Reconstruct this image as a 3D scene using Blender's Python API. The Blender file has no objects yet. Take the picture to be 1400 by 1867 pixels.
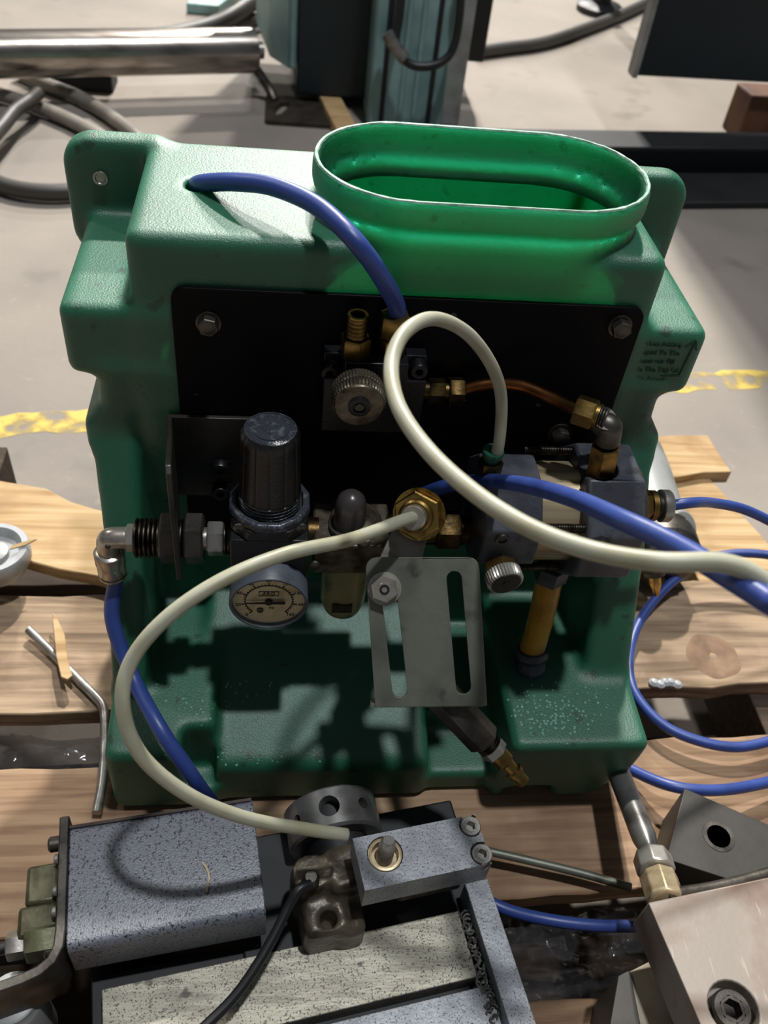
import bpy, bmesh, math, random
import numpy as np
from mathutils import Vector, Matrix
from mathutils.geometry import tessellate_polygon
from mathutils.bvhtree import BVHTree
random.seed(7)
SC = bpy.context.scene
COL = SC.collection

# ------------------------------------------------------------------ camera
FPX, CX, CY = 1600.0, 700.0, 933.5
_n = np.array([-222, 1627, 1600.0]); _n /= np.linalg.norm(_n)
_d = np.array([1, .013, .122]); _d -= _n * (_d @ _n); _d /= np.linalg.norm(_d)
_R = np.stack([_d, np.cross(-_n, _d), -_n])
CAM = Vector((0, 0, .865))
C_R, C_U, C_B = Vector(_R[:, 0]), Vector(-_R[:, 1]), Vector(-_R[:, 2])
cd = bpy.data.cameras.new('camera'); cam = bpy.data.objects.new('camera', cd); COL.objects.link(cam)
cam.matrix_world = Matrix(((C_R.x, C_U.x, C_B.x, CAM.x), (C_R.y, C_U.y, C_B.y, CAM.y), (C_R.z, C_U.z, C_B.z, CAM.z), (0, 0, 0, 1)))
cd.sensor_fit = 'AUTO'; cd.sensor_width = 36; cd.lens = FPX / 1867 * 36
cd.clip_start = .01
cd.dof.use_dof = True; cd.dof.focus_distance = .62; cd.dof.aperture_fstop = 9.5
SC.camera = cam

def at(x, y, Y=None, Z=None, X=None, D=None):
    """point of the place seen at photo pixel x,y that lies on a world plane (or at axial depth D)"""
    r = Vector(_R @ np.array([(x - CX) / FPX, (y - CY) / FPX, 1.0]))
    if Y is not None: t = (Y - CAM.y) / r.y
    elif Z is not None: t = (Z - CAM.z) / r.z
    elif X is not None: t = (X - CAM.x) / r.x
    else: t = D
    return CAM + r * t

# ------------------------------------------------------------------ light
w = bpy.data.worlds.new('hall_light'); SC.world = w; w.use_nodes = True
w.node_tree.nodes['Background'].inputs[0].default_value = (.80, .88, 1.0, 1)
w.node_tree.nodes['Background'].inputs[1].default_value = .10
def lamp(name, loc, target, watts, size, col=(1, .96, .9)):
    l = bpy.data.lights.new(name, 'AREA'); l.shape = 'DISK'; l.size = size; l.energy = watts; l.color = col
    o = bpy.data.objects.new(name, l); COL.objects.link(o); o.location = loc
    o.rotation_euler = (Vector(target) - Vector(loc)).to_track_quat('-Z', 'Y').to_euler()
lamp('high_bay_behind', (1.0, 6.1, 7.0), (.1, .5, .3), 1000, .30)
lamp('high_bay_above', (.85, .30, 7.0), (.1, .4, .3), 270, .30, (.93, .96, 1))
lamp('fill_lamp_left', (-5.5, 5.5, 7.0), (0, .8, .2), 110, .40)  # unseen fill lamp added at the left
lamp('sheen_lamp_far', (.6, 11.5, 7.0), (.1, .5, .3), 700, .45)  # unseen lamp added to give the tank top its sheen
lamp('sheen_lamp_farther', (.3, 17.0, 7.0), (.1, .5, .3), 800, .6)  # second added lamp, also for the sheen on the tank top
SC.view_settings.view_transform = 'Standard'; SC.view_settings.look = 'None'
SC.view_settings.exposure = 0.0; SC.view_settings.gamma = 1.0; SC.view_settings.use_curve_mapping = False

# ------------------------------------------------------------------ materials
def lin(c):
    return tuple((v / 12.92 if v <= .04045 else ((v + .055) / 1.055) ** 2.4) for v in [k / 255 for k in c]) + (1,)
MATS = {}
def mat(name, col, rough=.5, metal=0.0, col2=None, nscale=60, lo=.4, hi=.65, bump=0.0, bscale=300, stretch=(1, 1, 1),
        spec=.5, trans=0.0, sss=0.0, sssr=(.01, .01, .01), alpha=1.0, coat=0.0, rough2=None, det=4, bdist=.001, emit=None):
    m = bpy.data.materials.new(name); m.use_nodes = True; nt = m.node_tree; P = nt.nodes['Principled BSDF']
    def setv(k, v):
        if k in P.inputs: P.inputs[k].default_value = v
    setv('Base Color', lin(col)); setv('Roughness', rough); setv('Metallic', metal); setv('Specular IOR Level', spec)
    setv('Transmission Weight', trans); setv('Alpha', alpha); setv('Coat Weight', coat); setv('Coat Roughness', .08)
    if sss: setv('Subsurface Weight', sss); setv('Subsurface Radius', sssr); setv('Subsurface Scale', 1.0)
    tc = nt.nodes.new('ShaderNodeTexCoord'); mp = nt.nodes.new('ShaderNodeMapping'); mp.inputs['Scale'].default_value = stretch
    nt.links.new(tc.outputs['Object'], mp.inputs['Vector'])
    if col2 or rough2 is not None:
        nz = nt.nodes.new('ShaderNodeTexNoise'); nz.inputs['Scale'].default_value = nscale; nz.inputs['Detail'].default_value = det
        nt.links.new(mp.outputs[0], nz.inputs['Vector'])
        mr = nt.nodes.new('ShaderNodeMapRange'); mr.inputs['From Min'].default_value = lo; mr.inputs['From Max'].default_value = hi
        nt.links.new(nz.outputs['Fac'], mr.inputs['Value'])
        if col2:
            mx = nt.nodes.new('ShaderNodeMix'); mx.data_type = 'RGBA'; mx.inputs['A'].default_value = lin(col); mx.inputs['B'].default_value = lin(col2)
            nt.links.new(mr.outputs[0], mx.inputs['Factor']); nt.links.new(mx.outputs['Result'], P.inputs['Base Color'])
        if rough2 is not None:
            mr2 = nt.nodes.new('ShaderNodeMapRange'); mr2.inputs['To Min'].default_value = rough; mr2.inputs['To Max'].default_value = rough2
            nt.links.new(mr.outputs[0], mr2.inputs['Value']); nt.links.new(mr2.outputs[0], P.inputs['Roughness'])
    if bump:
        nb = nt.nodes.new('ShaderNodeTexNoise'); nb.inputs['Scale'].default_value = bscale; nb.inputs['Detail'].default_value = 2
        nt.links.new(mp.outputs[0], nb.inputs['Vector'])
        b = nt.nodes.new('ShaderNodeBump'); b.inputs['Strength'].default_value = bump; b.inputs['Distance'].default_value = bdist
        nt.links.new(nb.outputs['Fac'], b.inputs['Height']); nt.links.new(b.outputs[0], P.inputs['Normal'])
    MATS[name] = m
    return m
def extra(name, col, nscale, lo, hi, stretch=(1, 1, 1), det=3, fac=1.0, kind='noise'):
    """blend a further colour (dirt, specks, scratches) over a material's base colour"""
    nt = MATS[name].node_tree; P = nt.nodes['Principled BSDF']
    tc = nt.nodes.new('ShaderNodeTexCoord'); mp = nt.nodes.new('ShaderNodeMapping'); mp.inputs['Scale'].default_value = stretch
    nt.links.new(tc.outputs['Object'], mp.inputs['Vector'])
    if kind == 'noise':
        nz = nt.nodes.new('ShaderNodeTexNoise'); nz.inputs['Detail'].default_value = det; out = nz.outputs['Fac']
    else:
        nz = nt.nodes.new('ShaderNodeTexVoronoi'); out = nz.outputs['Distance']
    nz.inputs['Scale'].default_value = nscale; nt.links.new(mp.outputs[0], nz.inputs['Vector'])
    mr = nt.nodes.new('ShaderNodeMapRange'); mr.inputs['From Min'].default_value = lo; mr.inputs['From Max'].default_value = hi
    mr.inputs['To Max'].default_value = fac
    nt.links.new(out, mr.inputs['Value'])
    mx = nt.nodes.new('ShaderNodeMix'); mx.data_type = 'RGBA'; mx.inputs['B'].default_value = lin(col)
    src = P.inputs['Base Color']
    if src.is_linked: nt.links.new(src.links[0].from_socket, mx.inputs['A'])
    else: mx.inputs['A'].default_value = src.default_value
    nt.links.new(mr.outputs[0], mx.inputs['Factor']); nt.links.new(mx.outputs['Result'], src)

mat('concrete', (142, 133, 123), .8, 0, (122, 115, 107), 3.0, .35, .7, .25, 90, bdist=.002, det=8)
extra('concrete', (96, 90, 84), 9, .60, .75, det=6, fac=.5)
extra('concrete', (168, 158, 148), 40, .64, .78, det=4, fac=.3)
mat('line_paint', (206, 178, 84), .7)
mat('green_plastic', (38, 104, 78), .48, 0, (30, 90, 66), 8, .4, .65, .6, 800, sss=.85, sssr=(.008, .021, .015), spec=.7, bdist=.0006, det=5)
extra('green_plastic', (20, 48, 36), 70, .66, .74, det=2, fac=.7)
mat('green_print', (22, 62, 48), .6)
mat('plate_black', (5, 5, 8), .5, .0, (9, 9, 11), 35, .55, .8, .08, 500, spec=.12)
extra('plate_black', (96, 94, 88), 55, .735, .76, det=2, fac=.6)
mat('anodized_black', (58, 60, 67), .42, .12, (96, 99, 106), 30, .45, .75, .2, 500, rough2=.55)
extra('anodized_black', (24, 24, 28), 60, .55, .7, det=5, fac=.8)
mat('valve_black', (16, 16, 19), .35, .1, (26, 27, 30), 30, .45, .75, .15, 500)
mat('black_plastic', (20, 21, 23), .38, 0, (40, 41, 44), 90, .6, .75, .2, 400)
mat('oily_black_lit', (60, 63, 70), .28, .15, (100, 104, 112), 200, .55, .7, .6, 500)  # oily black, base lightened so top faces look lit
mat('brass', (150, 122, 70), .32, 1, (84, 66, 38), 90, .4, .7, .15, 300, rough2=.5)
mat('brass_bright', (196, 160, 88), .22, 1, (120, 92, 44), 110, .5, .7, .1, 300)
mat('brass_dark', (92, 74, 44), .4, 1, (44, 36, 24), 80, .4, .65, .2, 300)
mat('copper', (128, 80, 46), .35, 1, (84, 54, 34), 60, .4, .65)
mat('steel', (166, 163, 156), .34, .75, (104, 100, 94), 70, .45, .7, .1, 300, rough2=.45)
mat('nickel', (186, 178, 164), .30, .75, (140, 130, 116), 80, .5, .7)
mat('dark_steel', (96, 92, 86), .44, .9, (48, 45, 41), 50, .4, .7, .15, 300)
mat('thread_steel', (92, 86, 78), .35, 1, (40, 36, 32), 160, .4, .65)
mat('bracket_steel', (120, 122, 110), .45, .5, (88, 91, 80), 28, .4, .7, .08, 400, det=6)
extra('bracket_steel', (44, 40, 34), 40, .62, .72, det=4, fac=.6)
mat('bracket_dark', (70, 68, 64), .42, .6, (46, 44, 40), 28, .4, .7, .08, 400, det=6)
mat('white_metal', (150, 146, 140), .4, .8, (110, 104, 96), 60, .4, .7, .1, 300)
mat('barrel', (190, 172, 138), .38, .55, (120, 98, 70), 30, .42, .7, .12, 120, stretch=(.2, 3, 3))
mat('blue_hose', (52, 74, 140), .40, 0, (42, 62, 124), 40, .4, .7, .06, 200, sss=.15, sssr=(.001, .002, .005))
mat('white_hose', (164, 163, 144), .42, 0, (150, 146, 118), 40, .45, .75, .05, 200, sss=.5, sssr=(.003, .003, .002))
mat('yellow_hose', (186, 140, 44), .32, 0, (140, 98, 24), 40, .4, .7, sss=.4, sssr=(.006, .004, .001))
mat('green_ring', (16, 76, 56), .35)
mat('gauge_grey', (84, 90, 100), .42, 0, (62, 66, 74), 60, .5, .75, .1, 300)
mat('dial_cream', (206, 190, 152), .5, 0, (162, 130, 84), 70, .5, .75, det=5)
mat('print_black', (22, 20, 18), .6)
mat('bowl', (150, 146, 104), .25, 0, (92, 84, 52), 40, .5, .7, trans=.25, sss=.3, sssr=(.01, .01, .004))
mat('dome_grey', (64, 60, 58), .28, 0, (46, 42, 40), 40, .4, .7)
mat('pot_metal', (112, 104, 88), .4, .7, (56, 48, 36), 60, .42, .65, .4, 200)
mat('zinc', (172, 168, 160), .36, .6, (140, 132, 120), 100, .5, .7)
mat('rubber', (18, 18, 19), .45)
mat('oil_drop', (120, 168, 150), .06, 0, spec=1.0)
mat('hammer_box', (102, 105, 114), .44, .0, (16, 16, 20), 560, .56, .62, .6, 800, spec=1.0, det=3, bdist=.0006)  # grey base stands in for the ceiling's sheen on black enamel
extra('hammer_box', (96, 100, 116), 300, .62, .70, det=2, fac=.6)
mat('cream_steel', (176, 171, 152), .45, .3, (140, 134, 118), 60, .4, .65, .12, 300, stretch=(.4, 2, 2))
extra('cream_steel', (46, 44, 40), 800, .57, .62, det=4, fac=.85)
extra('cream_steel', (60, 56, 50), 75, .68, .73, det=2, fac=.8)
mat('grey_steel', (146, 148, 152), .42, .35, (116, 118, 122), 40, .4, .7, .15, 300)
extra('grey_steel', (44, 44, 48), 850, .57, .63, det=4, fac=.8)
mat('pale_steel', (164, 154, 134), .5, .2, (132, 118, 96), 30, .4, .7, .1, 200)
mat('pink_steel', (152, 142, 132), .48, .3, (128, 106, 92), 22, .45, .72, .08, 300, det=6)
extra('pink_steel', (70, 54, 46), 40, .64, .74, det=5, fac=.55)
extra('pink_steel', (196, 184, 166), 30, .66, .72, (10, 1.2, 1), 3, .35)
extra('pink_steel', (104, 76, 60), 9, .58, .72, det=6, fac=.5)
mat('oxide_side', (72, 64, 58), .5, .6, (52, 46, 42), 40, .4, .7)
mat('casting', (98, 90, 74), .38, .35, (46, 38, 28), 34, .4, .62, .5, 160, bdist=.0012)
mat('polished', (140, 139, 136), .30, .7, (90, 87, 83), 40, .45, .7, .05, 200)
mat('olive', (92, 92, 70), .4, .5, (58, 54, 38), 60, .4, .65, .2, 200)
mat('wedge_steel', (66, 64, 60), .5, .5, (56, 54, 50), 30, .4, .7, .05, 300)
mat('teal_paint', (138, 170, 168), .5, .1, (104, 136, 136), 8, .4, .7, .05, 60, det=6)
extra('teal_paint', (120, 132, 128), 16, .62, .72, (3, 3, .5), 4, .6)
mat('dark_teal', (22, 34, 40), .42, .1, (16, 26, 30), 6, .4, .7)
mat('machine_dark', (28, 29, 31), .6, .1, (18, 19, 21), 10, .4, .7)
mat('tube_steel', (176, 168, 160), .26, 1, (120, 110, 100), 10, .45, .75, .1, 30, stretch=(.3, 4, 4), det=6)
mat('grey_hose', (134, 127, 117), .55, 0, (104, 98, 90), 14, .4, .7)
mat('dark_hose', (58, 55, 51), .5)
mat('white_enamel', (176, 178, 180), .35, 0, (140, 138, 134), 30, .5, .75)
mat('light_grey', (150, 152, 150), .45, .1, (120, 120, 118), 20, .4, .7)
mat('film', (92, 92, 94), .14, 0, trans=.3, spec=1.0, bump=.9, bscale=50, bdist=.006, alpha=.42)
mat('rust_wood', (96, 62, 40), .7, 0, (62, 38, 26), 12, .4, .7)
mat('knot_wood', (116, 90, 68), .75, 0, (140, 112, 86), 40, .4, .65, det=6)

def wood(name, c1, c2, c3, dark, rough=.72, gs=1.0):
    m = bpy.data.materials.new(name); m.use_nodes = True; nt = m.node_tree; P = nt.nodes['Principled BSDF']; P.inputs['Roughness'].default_value = rough
    P.inputs['Specular IOR Level'].default_value = .25
    tc = nt.nodes.new('ShaderNodeTexCoord'); oi = nt.nodes.new('ShaderNodeObjectInfo')
    ad = nt.nodes.new('ShaderNodeVectorMath'); ad.operation = 'ADD'
    cb = nt.nodes.new('ShaderNodeCombineXYZ'); ml = nt.nodes.new('ShaderNodeMath'); ml.operation = 'MULTIPLY'; ml.inputs[1].default_value = 7
    nt.links.new(oi.outputs['Random'], ml.inputs[0]); nt.links.new(ml.outputs[0], cb.inputs[1]); nt.links.new(ml.outputs[0], cb.inputs[0])
    nt.links.new(tc.outputs['Object'], ad.inputs[0]); nt.links.new(cb.outputs[0], ad.inputs[1])
    mp = nt.nodes.new('ShaderNodeMapping'); mp.inputs['Scale'].default_value = (2.6 * gs, 44 * gs, 44 * gs); nt.links.new(ad.outputs[0], mp.inputs[0])
    n1 = nt.nodes.new('ShaderNodeTexNoise'); n1.inputs['Scale'].default_value = 2.4; n1.inputs['Detail'].default_value = 8; n1.inputs['Distortion'].default_value = .5
    nt.links.new(mp.outputs[0], n1.inputs['Vector'])
    cr = nt.nodes.new('ShaderNodeValToRGB'); e = cr.color_ramp.elements
    e[0].position = .30; e[0].color = lin(c1); e[1].position = .72; e[1].color = lin(c3)
    k = e.new(.5); k.color = lin(c2)
    nt.links.new(n1.outputs['Fac'], cr.inputs[0])
    n2 = nt.nodes.new('ShaderNodeTexNoise'); n2.inputs['Scale'].default_value = 14; n2.inputs['Detail'].default_value = 6; nt.links.new(ad.outputs[0], n2.inputs['Vector'])
    mr = nt.nodes.new('ShaderNodeMapRange'); mr.inputs['From Min'].default_value = .52; mr.inputs['From Max'].default_value = .75; mr.inputs['To Max'].default_value = .7
    nt.links.new(n2.outputs['Fac'], mr.inputs[0])
    mx = nt.nodes.new('ShaderNodeMix'); mx.data_type = 'RGBA'; mx.inputs['B'].default_value = lin(dark)
    nt.links.new(mr.outputs[0], mx.inputs['Factor']); nt.links.new(cr.outputs[0], mx.inputs['A']); nt.links.new(mx.outputs['Result'], P.inputs['Base Color'])
    b = nt.nodes.new('ShaderNodeBump'); b.inputs['Strength'].default_value = .5; b.inputs['Distance'].default_value = .0015
    nt.links.new(n1.outputs['Fac'], b.inputs['Height']); nt.links.new(b.outputs[0], P.inputs['Normal'])
    MATS[name] = m
wood('wood_grey', (112, 92, 74), (150, 128, 104), (176, 152, 124), (98, 78, 60))
wood('wood_brown', (96, 72, 54), (134, 106, 80), (160, 130, 100), (84, 62, 46))
wood('wood_red', (112, 86, 66), (146, 118, 92), (166, 140, 112), (98, 72, 54))
wood('wood_dark', (50, 40, 32), (66, 54, 44), (80, 66, 54), (40, 30, 24))
wood('wood_fresh', (152, 122, 84), (178, 148, 106), (194, 168, 128), (132, 100, 64), .7)

# ------------------------------------------------------------------ mesh building
ORG = {}
def V(*a): return Vector(a)
EX, EY, EZ = V(1, 0, 0), V(0, 1, 0), V(0, 0, 1)
def frame(axis, ref=None):
    a = Vector(axis).normalized()
    r = Vector(ref) if ref is not None else (EZ if abs(a.z) < .9 else EY)
    u = (r - a * r.dot(a)).normalized()
    return u, a.cross(u), a

class MB:
    def __init__(s): s.v = []; s.f = []
    def add(s, vs, fs):
        k = len(s.v); s.v += [Vector(p) for p in vs]; s.f += [tuple(i + k for i in f) for f in fs]; return s
    def box(s, c, size, ax=(EX, EY, EZ)):
        c = Vector(c); vs = []
        for dz in (-.5, .5):
            for dx, dy in ((-.5, -.5), (.5, -.5), (.5, .5), (-.5, .5)):
                vs.append(c + ax[0] * (dx * size[0]) + ax[1] * (dy * size[1]) + ax[2] * (dz * size[2]))
        return s.add(vs, [(3, 2, 1, 0), (4, 5, 6, 7), (0, 1, 5, 4), (1, 2, 6, 5), (2, 3, 7, 6), (3, 0, 4, 7)])
    def bb(s, x0, x1, y0, y1, z0, z1):
        return s.box(((x0 + x1) / 2, (y0 + y1) / 2, (z0 + z1) / 2), (x1 - x0, y1 - y0, z1 - z0))
    def lathe(s, o, axis, prof, seg=32, ref=None, rot=0.0, mod=None):
        """prof: (height along axis, radius) list; mod: per-segment radius multiplier"""
        o = Vector(o); u, v, a = frame(axis, ref); vs = []; fs = []
        for (h, r) in prof:
            for i in range(seg):
                t = rot + 2 * math.pi * i / seg; m = mod[i % len(mod)] if mod else 1
                vs.append(o + a * h + (u * math.cos(t) + v * math.sin(t)) * (r * m))
        for j in range(len(prof) - 1):
            for i in range(seg):
                i2 = (i + 1) % seg
                fs.append((j * seg + i, j * seg + i2, (j + 1) * seg + i2, (j + 1) * seg + i))
        if prof[0][1] > 1e-6: fs.append(tuple(range(seg - 1, -1, -1)))
        if prof[-1][1] > 1e-6: fs.append(tuple((len(prof) - 1) * seg + i for i in range(seg)))
        return s.add(vs, fs)
    def cyl(s, p0, p1, r, r1=None, seg=24, rot=0.0, ref=None):
        p0, p1 = Vector(p0), Vector(p1); d = p1 - p0
        return s.lathe(p0, d, [(0, r), (d.length, r if r1 is None else r1)], seg, ref, rot)
    def hexa(s, p0, p1, af, rot=0.0, ref=None):
        p0, p1 = Vector(p0), Vector(p1); L = (p1 - p0).length; r = af / 2 / math.cos(math.pi / 6); c = min(.12 * af, L * .2)
        return s.lathe(p0, p1 - p0, [(0, r * .93), (c * .5, r), (L - c * .5, r), (L, r * .93)], 6, ref, rot)
    def thread(s, p0, p1, r, pitch, seg=24):
        p0, p1 = Vector(p0), Vector(p1); L = (p1 - p0).length; n = max(2, int(L / pitch)); prof = []
        for i in range(n): prof += [(L * i / n, r * .88), (L * (i + .35) / n, r), (L * (i + .65) / n, r)]
        prof.append((L, r * .88)); return s.lathe(p0, p1 - p0, prof, seg)
    def tube(s, pts, r, seg=14, step=8, closed_ends=True):
        pts = [Vector(p) for p in pts]; P = spline(pts, step); n = len(P); vs = []; fs = []
        t0 = (P[1] - P[0]).normalized(); u, v, a = frame(t0)
        for i in range(n):
            t = (P[min(i + 1, n - 1)] - P[max(i - 1, 0)]).normalized()
            u = (u - t * u.dot(t)).normalized(); v = t.cross(u)
            rr = r(i / (n - 1)) if callable(r) else r
            for k in range(seg):
                an = 2 * math.pi * k / seg; vs.append(P[i] + (u * math.cos(an) + v * math.sin(an)) * rr)
        for i in range(n - 1):
            for k in range(seg):
                k2 = (k + 1) % seg; fs.append((i * seg + k, i * seg + k2, (i + 1) * seg + k2, (i + 1) * seg + k))
        fs.append(tuple(range(seg - 1, -1, -1))); fs.append(tuple((n - 1) * seg + k for k in range(seg)))
        return s.add(vs, fs)
    def prism(s, outer, o, u, v, h, holes=()):
        """outline (and holes) in the u,v plane at o, extruded by h along u x v"""
        o, u, v = Vector(o), Vector(u).normalized(), Vector(v).normalized(); w_ = u.cross(v) * h
        loops = [list(outer)] + [list(q) for q in holes]; flat = [p for L in loops for p in L]; N = len(flat)
        vs = [o + u * p[0] + v * p[1] for p in flat] + [o + u * p[0] + v * p[1] + w_ for p in flat]
        fs = []
        if not holes: fs = [tuple(range(N - 1, -1, -1)), tuple(range(N, 2 * N))]
        else:
            for t in tessellate_polygon([[Vector((p[0], p[1], 0)) for p in L] for L in loops]):
                fs.append((t[0], t[1], t[2])); fs.append((t[2] + N, t[1] + N, t[0] + N))
        k = 0
        for L in loops:
            m = len(L)
            for i in range(m):
                a, b = k + i, k + (i + 1) % m; fs.append((a, b, b + N, a + N))
            k += m
        return s.add(vs, fs)
    def mesh(s, name, mt, smooth=35):
        me = bpy.data.meshes.new(name)
        me.from_pydata([tuple(p) for p in s.v], [], s.f)
        bm = bmesh.new(); bm.from_mesh(me); bmesh.ops.remove_doubles(bm, verts=bm.verts, dist=1e-7); bmesh.ops.recalc_face_normals(bm, faces=bm.faces); bm.to_mesh(me); bm.free()
        me.materials.append(MATS[mt])
        if smooth:
            me.polygons.foreach_set('use_smooth', [True] * len(me.polygons)); me.set_sharp_from_angle(angle=math.radians(smooth))
        return me
    def build(s, name, mt, parent=None, bevel=0.0, smooth=35, label=None, bseg=2):
        me = s.mesh(name, mt, smooth); return place(name, me, parent, bevel, label, bseg)
def place(name, me, parent=None, bevel=0.0, label=None, bseg=2):
    n = len(me.vertices); co = np.empty(n * 3, np.float32); me.vertices.foreach_get('co', co); co = co.reshape(-1, 3)
    lo, hi = co.min(0), co.max(0); o3 = np.array([(lo[0] + hi[0]) / 2, (lo[1] + hi[1]) / 2, lo[2]])
    co -= o3; me.vertices.foreach_set('co', co.ravel()); me.update()
    ob = bpy.data.objects.new(name, me); COL.objects.link(ob)
    return hang(ob, Vector(o3), parent, bevel, label, bseg)
def hang(ob, org, parent, bevel=0.0, label=None, bseg=2):
    ORG[ob.name] = org
    if parent is not None: ob.parent = parent; ob.location = org - ORG[parent.name]
    else: ob.location = org
    if bevel:
        b = ob.modifiers.new('bevel', 'BEVEL'); b.width = bevel; b.segments = bseg; b.limit_method = 'ANGLE'; b.angle_limit = math.radians(40); b.harden_normals = False
    if label: ob['label'] = label
    return ob
def again(ob, org, parent):
    """a further piece that shares ob's mesh data"""
    c = ob.copy(); COL.objects.link(c); c.parent = None
    return hang(c, Vector(org), parent)
def tag(o, label, cat, group=None, kind=None):
    o['label'] = label; o['category'] = cat
    if group: o['group'] = group
    if kind: o['kind'] = kind
    return o
def struct(o): o['kind'] = 'structure'; return o
def thing(name, loc, label, cat, group=None):
    o = bpy.data.objects.new(name, None); COL.objects.link(o); o.location = loc; o.empty_display_size = .02; ORG[o.name] = Vector(loc)
    return tag(o, label, cat, group)
def spline(P, step):
    if len(P) < 3: return P
    out = []
    for i in range(len(P) - 1):
        p0 = P[i - 1] if i else P[0] * 2 - P[1]; p1, p2 = P[i], P[i + 1]; p3 = P[i + 2] if i + 2 < len(P) else P[-1] * 2 - P[-2]
        for k in range(step):
            t = k / step
            out.append(.5 * ((2 * p1) + (p2 - p0) * t + (2 * p0 - 5 * p1 + 4 * p2 - p3) * t * t + (3 * p1 - p0 - 3 * p2 + p3) * t ** 3))
    return out + [P[-1]]
def rrect(w_, h, r, seg=5, cx=0, cy=0):
    pts = []
    for (sx, sy, a0) in ((1, 1, 0), (-1, 1, 90), (-1, -1, 180), (1, -1, 270)):
        for k in range(seg + 1):
            a = math.radians(a0 + 90 * k / seg); pts.append((cx + sx * (w_ / 2 - r) + r * math.cos(a), cy + sy * (h / 2 - r) + r * math.sin(a)))
    return pts
def ngon(r, n, cx=0, cy=0, rot=0): return [(cx + r * math.cos(rot + 2 * math.pi * i / n), cy + r * math.sin(rot + 2 * math.pi * i / n)) for i in range(n)]
def text_mesh(txt, size, o, u, v, mt, h=.0004, align='CENTER', name='lettering', spacing=1.0):
    c = bpy.data.curves.new(name, 'FONT'); c.body = txt; c.size = size; c.align_x = align; c.align_y = 'CENTER'; c.extrude = h; c.space_line = spacing; c.resolution_u = 2
    t = bpy.data.objects.new('tmp', c); COL.objects.link(t)
    bpy.context.view_layer.update()
    me = bpy.data.meshes.new_from_object(t.evaluated_get(bpy.context.evaluated_depsgraph_get()))
    bpy.data.objects.remove(t); bpy.data.curves.remove(c)
    u, v = Vector(u).normalized(), Vector(v).normalized(); w_ = u.cross(v)
    me.transform(Matrix(((u.x, v.x, w_.x, o[0]), (u.y, v.y, w_.y, o[1]), (u.z, v.z, w_.z, o[2]), (0, 0, 0, 1))))
    me.materials.clear(); me.materials.append(MATS[mt]); me.name = name
    return me
def join_meshes(mes, name, mt):
    bm = bmesh.new()
    for m in mes: bm.from_mesh(m)
    me = bpy.data.meshes.new(name); bm.to_mesh(me); bm.free(); me.materials.append(MATS[mt]); return me
def cut(mesh_a, mesh_b, name, mt, smooth=35):
    a = bpy.data.objects.new('a', mesh_a); b = bpy.data.objects.new('b', mesh_b); COL.objects.link(a); COL.objects.link(b)
    m = a.modifiers.new('b', 'BOOLEAN'); m.object = b; m.operation = 'DIFFERENCE'; m.solver = 'EXACT'
    bpy.context.view_layer.update()
    me = bpy.data.meshes.new_from_object(a.evaluated_get(bpy.context.evaluated_depsgraph_get()))
    bpy.data.objects.remove(a); bpy.data.objects.remove(b)
    me.name = name; me.materials.clear(); me.materials.append(MATS[mt])
    me.polygons.foreach_set('use_smooth', [True] * len(me.polygons)); me.set_sharp_from_angle(angle=math.radians(smooth))
    return me
def cap_screw(o, axis, r, h, parent, mt='anodized_black', name='cap_screw'):
    """socket head cap screw; o = seat, axis = outward"""
    o = Vector(o); a = Vector(axis).normalized()
    k = MB().lathe(o, a, [(0, r), (h * .85, r), (h, r * .9), (h, r * .60)], 28)
    k.f.pop(); n = len(k.v) // 1
    u, v, _ = frame(a)
    hx = [o + a * h + (u * math.cos(t) + v * math.sin(t)) * r * .55 for t in [2 * math.pi * i / 28 for i in range(28)]]
    k.lathe(o + a * (h * .3), a, [(h * .7, r * .66), (h * .7, r * .5), (0, r * .48)], 6); k.f.pop(-2)
    return k.build(name, mt, parent)
def hex_bolt(o, axis, af, h, parent, mt, washer=0.0, name='hex_bolt', rot=0.0):
    o = Vector(o); a = Vector(axis).normalized(); k = MB()
    if washer: k.lathe(o, a, [(0, washer), (.0012, washer)], 28); o = o + a * .0012
    k.hexa(o, o + a * h, af, rot); k.lathe(o + a * h, a, [(0, af * .42), (.0004, af * .36)], 20)
    return k.build(name, mt, parent)

# ------------------------------------------------------------------ the hall: floor
fl = MB().bb(-8, 9, -3, 24, -.05, 0).build('floor', 'concrete'); struct(fl)
mat('hall_wall', (150, 152, 150), .8, 0, (136, 138, 136), 2)
struct(MB().bb(-8, 9, 24, 24.2, 0, 7.5).build('wall_back', 'hall_wall'))
# worn yellow line across the floor
a, b = V(-.9, .97, .0006), V(1.5, 1.325, .0006); du = (b - a).normalized(); dv = V(-du.y, du.x, 0)
rows = 120; k = MB(); vs = []; fs = []
for i in range(rows + 1):
    p = a.lerp(b, i / rows)
    vs += [p - dv * (.026 + random.uniform(-.006, .004)), p + dv * (.026 + random.uniform(-.006, .004))]
for i in range(rows): fs.append((2 * i, 2 * i + 2, 2 * i + 3, 2 * i + 1))
k.add(vs, fs); yl = k.build('painted_line', 'line_paint', fl, smooth=0, label='worn yellow painted line')
nt = MATS['line_paint'].node_tree; P = nt.nodes['Principled BSDF']
tc = nt.nodes.new('ShaderNodeTexCoord'); nz = nt.nodes.new('ShaderNodeTexNoise'); nz.inputs['Scale'].default_value = 22; nz.inputs['Detail'].default_value = 6
mr = nt.nodes.new('ShaderNodeMapRange'); mr.inputs['From Min'].default_value = .44; mr.inputs['From Max'].default_value = .60; mr.inputs['To Min'].default_value = .95; mr.inputs['To Max'].default_value = 0
nt.links.new(tc.outputs['Object'], nz.inputs['Vector']); nt.links.new(nz.outputs['Fac'], mr.inputs[0]); nt.links.new(mr.outputs[0], P.inputs['Alpha'])

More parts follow.
